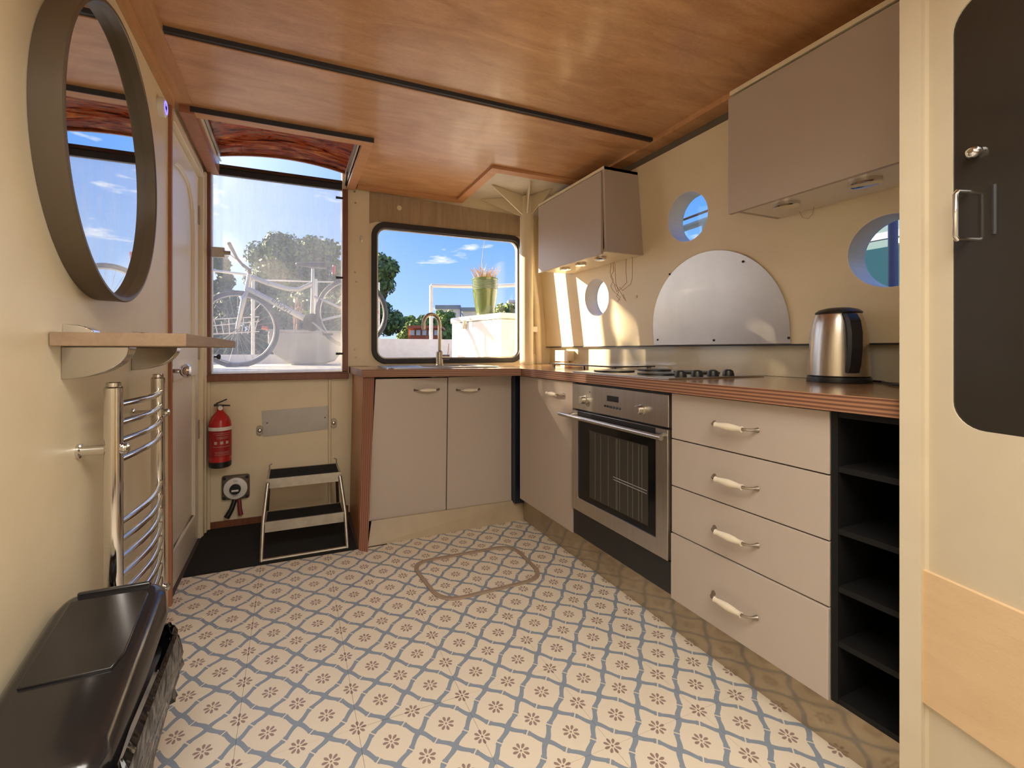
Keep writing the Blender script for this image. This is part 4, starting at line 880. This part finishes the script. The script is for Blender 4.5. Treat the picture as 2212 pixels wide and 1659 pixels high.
# pot
px_, py_ = 1.62, 3.68; gp = thing('plant_pot', 'tall olive green glazed pot standing on the crate', 'pot', (px_, py_, 1.336))
pz = 1.336; prof = [(.078, 0), (.086, .02), (.105, .12), (.118, .20), (.122, .235)]
for k in range(6): prof += [(.1235+.0006*k, .238+.014*k), (.1200+.0006*k, .245+.014*k)]
prof += [(.127, .325), (.127, .338), (.118, .338), (.116, .318)]
MB().lathe([(r*.93, pz+h) for r, h in prof], (px_, py_, 0), 'Z', 48).build('pot_body', green_gl, gp)
MB().lathe([(.105, pz+.316), (.001, pz+.322)], (px_, py_, 0), 'Z', 24).build('pot_soil', soil, gp)
mb = MB(); random.seed(5)
for k in range(150):
    a = random.uniform(0, 2*PI); r = random.uniform(0, .085); x, y = px_+math.cos(a)*r, py_+math.sin(a)*r; h = random.uniform(.05, .14)
    mb.tube([(x, y, pz+.318), (x+math.cos(a)*h*.25+random.uniform(-.015, .015), y+math.sin(a)*h*.25, pz+.318+h*.6), (x+math.cos(a)*h*.6, y+math.sin(a)*h*.6, pz+.318+h)], [.0022, .0018, .0006], 4)
g_ = mb.build('dry_tuft', straw); tag(g_, 'tuft of dry straw coloured grass in the green pot', 'grass')
g_['kind'] = 'stuff'
rd = MB().tube([(px_-.02, py_, pz+.33), (px_-.03, py_, pz+.50), (px_-.01, py_, pz+.65), (px_+.03, py_, pz+.78)], [.0035, .003, .0025, .0015], 6).build('bent_cane', mat('grey_cane', (.20, .22, .25), .5)); tag(rd, 'thin bent cane rising out of the green pot', 'cane')
# trough planter
tg = thing('trough_planter', 'rounded grey trough planter on deck behind the bicycle', 'planter', (.05, 4.95, DK))
c1, c2 = ony(580, 750, 4.95), ony(742, 750, 4.95); mb = MB(); prof = []
for k in range(13): a = PI+PI*k/12; prof.append((math.cos(a)*.5, math.sin(a)))
def tp2(a, b, t): return (c1.x+(c2.x-c1.x)*(a+.5), 4.72+.0+.55*t, DK+.335+.0+b*.33)
mb.plate([(-.5, 0), (-.5, -.35), (-.42, -.7), (-.28, -.93), (-.1, -1.0), (.2, -1.0), (.36, -.9), (.46, -.62), (.5, -.3), (.5, 0)], [], lambda a, b, t: (c1.x+(c2.x-c1.x)*(a+.5), 4.82+.40*t, DK+.335+b*.333)); mb.build('trough_body', grey_tarp, tg, bevel=.02)
MB().box(c1.x+.02, c2.x-.02, 4.83, 5.21, DK+.335, DK+.35).build('trough_soil', soil, tg)
MB().tube([(c1.x-.02, 4.83, DK+.345), (c2.x+.02, 4.83, DK+.335)], .014, 10).build('trough_rim', grey_tarp, tg)
def stems(name, label, x, y, z, n, h, m, sd, spread=.4):
    random.seed(sd); mb = MB()
    for k in range(n):
        a = random.uniform(0, 2*PI); hh = h*random.uniform(.5, 1); s_ = hh*spread*random.uniform(.1, 1)
        b = Vector((x+random.uniform(-.02, .02), y+random.uniform(-.02, .02), z)); mid = b+Vector((math.cos(a)*s_*.4, math.sin(a)*s_*.4, hh*.6)); e = b+Vector((math.cos(a)*s_, math.sin(a)*s_, hh))
        mb.tube([b, mid, e], [.006, .004, .0015], 5)
        for q in range(3):
            c_ = mid.lerp(e, random.random()); mb.tube([c_, c_+Vector((random.uniform(-.04, .04), random.uniform(-.03, .03), random.uniform(-.0, .05)))], [.003, .004], 4)
    o = mb.build(name, m); return tag(o, label, 'plant')
stems('withered_plant', 'withered brown stem plant in left part of the trough', *ony(640, 722, 5.0).xy, DK+.352, 7, .36, mat('dead_stem', (.36, .20, .14), .8), 2, .3)
stems('leafy_plant', 'green leafy plant in right part of the trough', *ony(668, 722, 4.98).xy, DK+.352, 30, .22, leaf_mats[0], 4, .7)
# folded clothes airer / wire rack at left
wrk = thing('wire_rack', 'white wire drying rack seen low behind the front wheel', 'rack', (-.85, 5.1, DK))
for k in range(7):
    a = ony(462+16*k, 688+6*(k % 2), 5.1); b = ony(470+13*k, 722, 5.1); MB().tube([a, b], .005, 6).build('wire', white_gloss, wrk)
for v0, v1 in ((690, 684), (704, 694), (722, 716)): MB().tube([ony(455, v0, 5.1), ony(560, v1, 5.1)], .006, 6).build('wire', white_gloss, wrk)
# bicycle
BY = 4.55
def bp_(u, v, dy=0): return ony(u, v, BY+dy)
bk = thing('bicycle', 'silver bicycle leaning on deck outside the tall window', 'bicycle', (0, BY, DK))
def wheel(c, r, nm):
    w = MB().tube([(c.x+math.cos(2*PI*k/48)*r, c.y, c.z+math.sin(2*PI*k/48)*r) for k in range(48)], .018, 10, closed=True).build('tyre', tyre, bk)
    MB().tube([(c.x+math.cos(2*PI*k/48)*(r-.025), c.y, c.z+math.sin(2*PI*k/48)*(r-.025)) for k in range(48)], .009, 8, closed=True).build('rim', alu, w)
    mb = MB()
    for k in range(28):
        a = 2*PI*k/28; s_ = (-1)**k*.03; a2 = a+.25*(-1)**(k//2)
        mb.tube([(c.x+math.cos(a2)*.018, c.y+s_, c.z+math.sin(a2)*.018), (c.x+math.cos(a)*(r-.03), c.y, c.z+math.sin(a)*(r-.03))], .0013, 4)
    sp_ = mb.build('spokes', alu, w); sp_['kind'] = 'stuff'
    MB().tube([(c.x, c.y-.045, c.z), (c.x, c.y+.045, c.z)], .020, 12).build('hub', alu, w)
    MB().tube([(c.x-.02+.22, c.y-.01, c.z+.02), (c.x+.25, c.y-.01, c.z+.01)], .018, 8).build('reflector', amber_refl, w)
WR = .335
fh = bp_(513, 711); rh = bp_(762, 676)
wheel(fh, WR, 'f'); wheel(rh, WR, 'r')
HT, HB, ST, BB = bp_(540, 597), bp_(533, 628), bp_(676, 612), bp_(674, 697)
MB().tube([HT+Vector((0, 0, .02)), HB], .024, 14).build('head_tube', bike_m, bk)
MB().tube([HT, bp_(580, 612), bp_(620, 624), bp_(645, 626), ST], .021, 12).build('top_tube', bike_m, bk)
dtb = MB().tube([HB+Vector((0, 0, .02)), bp_(605, 660), BB], .027, 14).build('down_tube', bike_m, bk)
MB().tube([bp_(676, 580), ST, BB], [.014, .018, .019], 12).build('seat_tube', bike_m, bk)
for s in (-.05, .05):
    MB().tube([bp_(677, 640), rh+Vector((0, s, 0))], .010, 8).build('seat_stay', bike_m, bk); MB().tube([BB, rh+Vector((0, s, 0))], .011, 8).build('chain_stay', bike_m, bk)
    MB().tube([bp_(533, 632), bp_(527, 645)+Vector((0, s, 0)), fh+Vector((0, s*1.1, 0))], [.02, .018, .012], 10).build('fork_blade', bike_m, bk)
MB().tube([HT+Vector((0, 0, .02)), bp_(537, 582), bp_(524, 572)], .015, 10).build('stem', black, bk)
MB().tube([bp_(524, 572, .28), bp_(524, 572), bp_(512, 558, -.10), bp_(495, 526, -.30)], [.012, .012, .012, .016], 10).build('handlebar', black, bk)
MB().tube([bp_(510, 560, -.1), bp_(500, 552, -.14), bp_(492, 548, -.2)], .005, 6).build('brake_lever', alu, bk)
mb = MB(); sp0 = bp_(676, 572); mb.hexa([sp0+Vector(v) for v in ((-.15, -.02, -.02), (.13, -.07, -.03), (.13, .07, -.03), (-.15, .02, -.02), (-.16, -.015, .01), (.13, -.06, .03), (.13, .06, .03), (-.16, .015, .01))]); mb.build('saddle', black, bk, bevel=.015)
MB().lathe([(.085, -.004), (.085, .004)], BB+Vector((0, -.05, 0)), 'Y', 32).build('chainring', black, bk)
MB().tube([BB+Vector((0, -.07, 0)), BB+Vector((.13, -.07, -.11))], .010, 8).build('crank', alu, bk); MB().box(BB.x+.09, BB.x+.18, BY-.16, BY-.07, BB.z-.125, BB.z-.105).build('pedal', black, bk)
MB().tube([bp_(722, 574), bp_(720, 592)], .016, 8).build('rear_light', mat('red_lens', (.5, .03, .05), .3), bk)
# brand-like lettering on the down tube, as drawn on the tube
ang = math.atan2(bp_(620, 670).z-bp_(580, 640).z, bp_(620, 670).x-bp_(580, 640).x)
mtx = Matrix.Rotation(-ang, 4, 'Y') @ Matrix.Rotation(PI/2, 4, 'X')
cpos = bp_(608, 662); text('EMVVLI', (cpos.x, BY-.029, cpos.z), .062, tyre, bk, mtx)
# trees
def tree(label, u0, u1, vtop, vbase, dist, n, sd, mats_=(0, 1, 2), trunk=True, name='tree', leaf=None, cat='tree', x=None):
    """crown from overlapping clumps of small leaf quads; spans the given directions at the given distance"""
    random.seed(sd)
    a = CC+ray(u0, PY)*dist; b = CC+ray(u1, PY)*dist; w = (b-a).length; c_ = (a+b)/2
    zt = EYE+(PY-vtop)/F*dist; zb = EYE+(PY-vbase)/F*dist; h = zt-zb; lf = leaf or dist*.0052
    root = thing(name, label, cat, (c_.x, c_.y, -.6)); clumps = []
    for k in range(26):
        t = random.random(); rad = random.uniform(.16, .26); ex = random.uniform(-1, 1)*(.5-rad*.75)*(1-.35*t**3)
        clumps.append((Vector((c_.x+ex*w*RT.x+random.uniform(-.25, .25)*w*FW.x, c_.y+ex*w*RT.y+random.uniform(-.25, .25)*w*FW.y, zb+h*(.15+t*(.85-rad*.8)))), rad*min(w, h*1.2)))
    vs, fs, mi = [], [], []
    for k in range(n):
        cc, rr = random.choice(clumps); d = Vector((random.gauss(0, 1), random.gauss(0, 1), random.gauss(0, 1))).normalized(); p = cc+d*rr*random.uniform(.45, 1.08)
        nn_ = (d+Vector((random.uniform(-1, 1), random.uniform(-1, 1), random.uniform(-1, 1)))*.7).normalized(); t1 = nn_.orthogonal().normalized(); t1 = (Matrix.Rotation(random.uniform(0, 6.3), 3, nn_) @ t1); t2 = nn_.cross(t1); s_ = lf*random.uniform(.6, 1.3); i0 = len(vs)
        vs += [p-t1*s_, p-t2*s_*.55, p+t1*s_, p+t2*s_*.55]; fs.append((i0, i0+1, i0+2, i0+3)); mi.append(random.choice(mats_))
    # dark core blobs so crowns are not see-through everywhere
    me = bpy.data.meshes.new('foliage'); me.from_pydata([v-Vector((c_.x, c_.y, -.6)) for v in vs], [], fs)
    for m in leaf_mats: me.materials.append(m)
    me.polygons.foreach_set('material_index', mi); o = bpy.data.objects.new('foliage', me); C.objects.link(o); o.parent = root; o['kind'] = 'stuff'
    if trunk:
        MB().tube([(c_.x, c_.y, -.6), (c_.x+.05*w, c_.y, zb+h*.3), (c_.x, c_.y, zb+h*.75)], [w*.045, w*.03, w*.01], 8).build('trunk', bark, root)
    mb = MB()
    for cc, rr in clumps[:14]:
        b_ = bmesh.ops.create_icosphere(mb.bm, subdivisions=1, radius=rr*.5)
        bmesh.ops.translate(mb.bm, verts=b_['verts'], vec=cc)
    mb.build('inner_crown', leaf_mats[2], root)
    return root
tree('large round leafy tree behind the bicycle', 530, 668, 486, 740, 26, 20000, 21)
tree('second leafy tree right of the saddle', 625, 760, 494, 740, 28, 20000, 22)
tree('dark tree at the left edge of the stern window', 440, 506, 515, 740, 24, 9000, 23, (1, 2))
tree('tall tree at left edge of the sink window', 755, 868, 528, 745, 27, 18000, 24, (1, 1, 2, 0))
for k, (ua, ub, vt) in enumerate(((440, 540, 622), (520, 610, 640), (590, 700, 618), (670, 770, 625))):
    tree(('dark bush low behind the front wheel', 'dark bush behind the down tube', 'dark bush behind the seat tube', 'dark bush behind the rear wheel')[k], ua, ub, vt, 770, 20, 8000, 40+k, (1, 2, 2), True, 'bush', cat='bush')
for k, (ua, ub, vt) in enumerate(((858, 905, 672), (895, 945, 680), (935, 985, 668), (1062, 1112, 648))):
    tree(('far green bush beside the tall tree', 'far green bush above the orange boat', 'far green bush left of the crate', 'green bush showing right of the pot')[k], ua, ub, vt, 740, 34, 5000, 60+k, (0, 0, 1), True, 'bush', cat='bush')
# added tree out of view, placed to keep low sun off the tall window
random.seed(99)
tc_ = Vector((-.12, YB, 1.42))+SUND*13.0
rt_ = thing('tree', 'leafy tree added beyond the left edge of view to block the sun', 'tree', (tc_.x-1.4, tc_.y-1.1, -.6))
sl_ = Vector((SUND.y, -SUND.x, 0)).normalized()      # to the right as seen from the boat looking at the sun
vs, fs, mi = [], [], []
for k in range(19000):
    s_ = random.random()**.8; px2 = .325-s_*4.0; z2 = random.uniform(-1.5, 3.0)
    if k > 18600: px2 = random.uniform(.34, .60)  # sparse leaves placed to dim the sun through the sink window
    p = tc_+sl_*px2+Vector((0, 0, z2))+SUND*random.uniform(-1, 1)
    n_ = Vector((random.gauss(0, 1), random.gauss(0, 1), random.gauss(0, 1))).normalized(); t1 = n_.orthogonal().normalized(); t2 = n_.cross(t1); q = random.uniform(.06, .12); i0 = len(vs)
    vs += [p-t1*q, p-t2*q*.6, p+t1*q, p+t2*q*.6]; fs.append((i0, i0+1, i0+2, i0+3)); mi.append(random.choice((0, 1, 2)))
me = bpy.data.meshes.new('foliage'); me.from_pydata([v-ORG[rt_.name] for v in vs], [], fs)
for m in leaf_mats: me.materials.append(m)
me.polygons.foreach_set('material_index', mi); o = bpy.data.objects.new('foliage', me); C.objects.link(o); o.parent = rt_; o['kind'] = 'stuff'
MB().tube([(rt_.location.x, rt_.location.y, -.6), (tc_.x-1.4, tc_.y-1.1, tc_.z)], [.3, .15], 8).build('trunk', bark, rt_)
mst = MB().lathe([(.05, DK), (.047, 4.2)], (-1.99, 5.28, 0), 'Z', 16).build('added_mast', white_gloss); tag(mst, 'slim mast added on the deck out of view to shade a strip of sunlight', 'mast')  # unseen mast added so its shadow splits the sun patch on the wall
# far bank, boats and buildings
bank = MB().box(-60, 60, 30, 34, -.7, 1.6).build('quay_wall', mat('grey_quay_stone', (.22, .21, .19), .8)); tag(bank, 'grey stone quay across the water', 'quay', None, 'structure')
def at(u, v, d): return CC+ray(u, v)*d
def blk(name, label, cat, u0, u1, v0, v1, d, m, depth=3, parts=()):
    a, b = at(u0, v1, d), at(u1, v1, d); top = at(u0, v0, d).z; a.z = b.z = -.66; f_ = FW*depth
    t_ = thing(name, label, cat, ((a.x+b.x)/2, (a.y+b.y)/2, a.z))
    MB().hexa([a, b, b+f_, a+f_, (a.x, a.y, top), (b.x, b.y, top), (b.x+f_.x, b.y+f_.y, top), (a.x+f_.x, a.y+f_.y, top)]).build('wall', m, t_)
    for nm, pu0, pu1, pv0, pv1, pm in parts:
        a, b = at(pu0, pv1, d-.15), at(pu1, pv1, d-.15); tz = at(pu0, pv0, d-.15).z; g = FW*.16
        if nm == 'roof': a, b = at(pu0, pv1, d-.5), at(pu1, pv1, d-.5); tz = at(pu0, pv0, d-.5).z; g = FW*(depth+1)
        MB().hexa([a, b, b+g, a+g, (a.x, a.y, tz), (b.x, b.y, tz), (b.x+g.x, b.y+g.y, tz), (a.x+g.x, a.y+g.y, tz)]).build(nm, pm, t_)
    return t_
blk('canal_boat', 'small orange canal boat moored across the water', 'boat', 882, 950, 706, 740, 22, orange, 2, [('roof', 880, 954, 703, 709, orange)]+[('window', 886+13*k, 895+13*k, 713, 724, white) for k in range(5)])
blk('warehouse', 'low building with curved grey roof on the horizon', 'building', 946, 994, 664, 740, 60, stucco, 8, [('roof', 940, 995, 659, 667, grey_roof), ('window', 955, 965, 676, 684, grey_roof), ('window', 975, 985, 676, 684, grey_roof)])
blk('apartment_block', 'white flat roofed building right of the green pot', 'building', 1100, 1135, 652, 740, 50, stucco, 8, [('roof', 1098, 1138, 648, 653, stucco)]+[('window', 1104+9*i, 1110+9*i, 660+12*j, 666+12*j, grey_roof) for i in range(3) for j in range(3)])
blk('far_building', 'grey roofed hall behind the green pot', 'building', 1000, 1075, 668, 740, 55, stucco, 8, [('roof', 996, 1082, 664, 672, grey_roof)])
# neighbouring boat and rails seen through the portholes
nb = thing('moored_boat', 'teal hulled boat moored alongside, seen through right porthole', 'boat', (4.2, 1.9, -.5))
MB().box(4.0, 5.5, -2, 3.6, -.6, 1.78).build('hull', teal, nb); MB().box(4.03, 5.4, -2, 3.6, 1.78, 1.845).build('gunwale', nb_white, nb)
MB().box(4.02, 5.3, -2, 3.6, 1.845, 1.895).build('blue_band', navy_b, nb); MB().box(4.05, 5.3, -2, 3.6, 1.895, 2.06).build('cabin', nb_white, nb)
for k in range(5): MB().box(4.02, 4.029, .6+.5*k, .85+.5*k, 1.795, 1.83).build('window', grey_roof, nb)
sdk = MB().box(1.97, 2.42, -2, 2.98, .60, .88).build('side_deck', deck_m); tag(sdk, 'narrow side deck outside the portholes', 'deck', None, 'structure')
sp2x = onx(1929, 540, 2.35); sp2 = MB().tube([(2.35, sp2x.y, DK), (2.35, sp2x.y, 2.6)], .016, 12).build('mooring_pole', mat('mauve_grey_pole', (.20, .17, .30), .4, .0)); tag(sp2, 'vertical pole standing outside the right porthole', 'pole')
hr = thing('side_handrail', 'white tubular handrail outside the upper porthole', 'railing', (2.2, 2.2, 1.8))
ha, hb_ = onx(1470, 496, 2.12), onx(1560, 465, 2.12)
hd_ = (hb_-ha); MB().tube([ha-hd_*.8, hb_+hd_*1.2], .019, 12).build('top_rail', white_gloss, hr); MB().tube([ha-hd_*.8+Vector((0, 0, .05)), hb_+hd_*1.2+Vector((0, 0, .055))], .007, 8).build('guard_wire', redwood, hr)
hq = onx(1524, 480, 2.12); MB().tube([(2.12, hq.y, hq.z), (2.12, hq.y, DK)], .018, 12).build('rail_post', white_gloss, hr)
lb = thing('white_locker', 'white deck locker filling the small sunlit porthole', 'locker', (2.6, 3.3, 1.0))
MB().box(2.45, 3.2, 2.9, 4.1, .9, 1.62).build('locker_body', whitesteel, lb, bevel=.02); MB().box(2.44, 3.21, 2.89, 4.11, 1.14, 1.16).build('locker_seam', galv, lb)
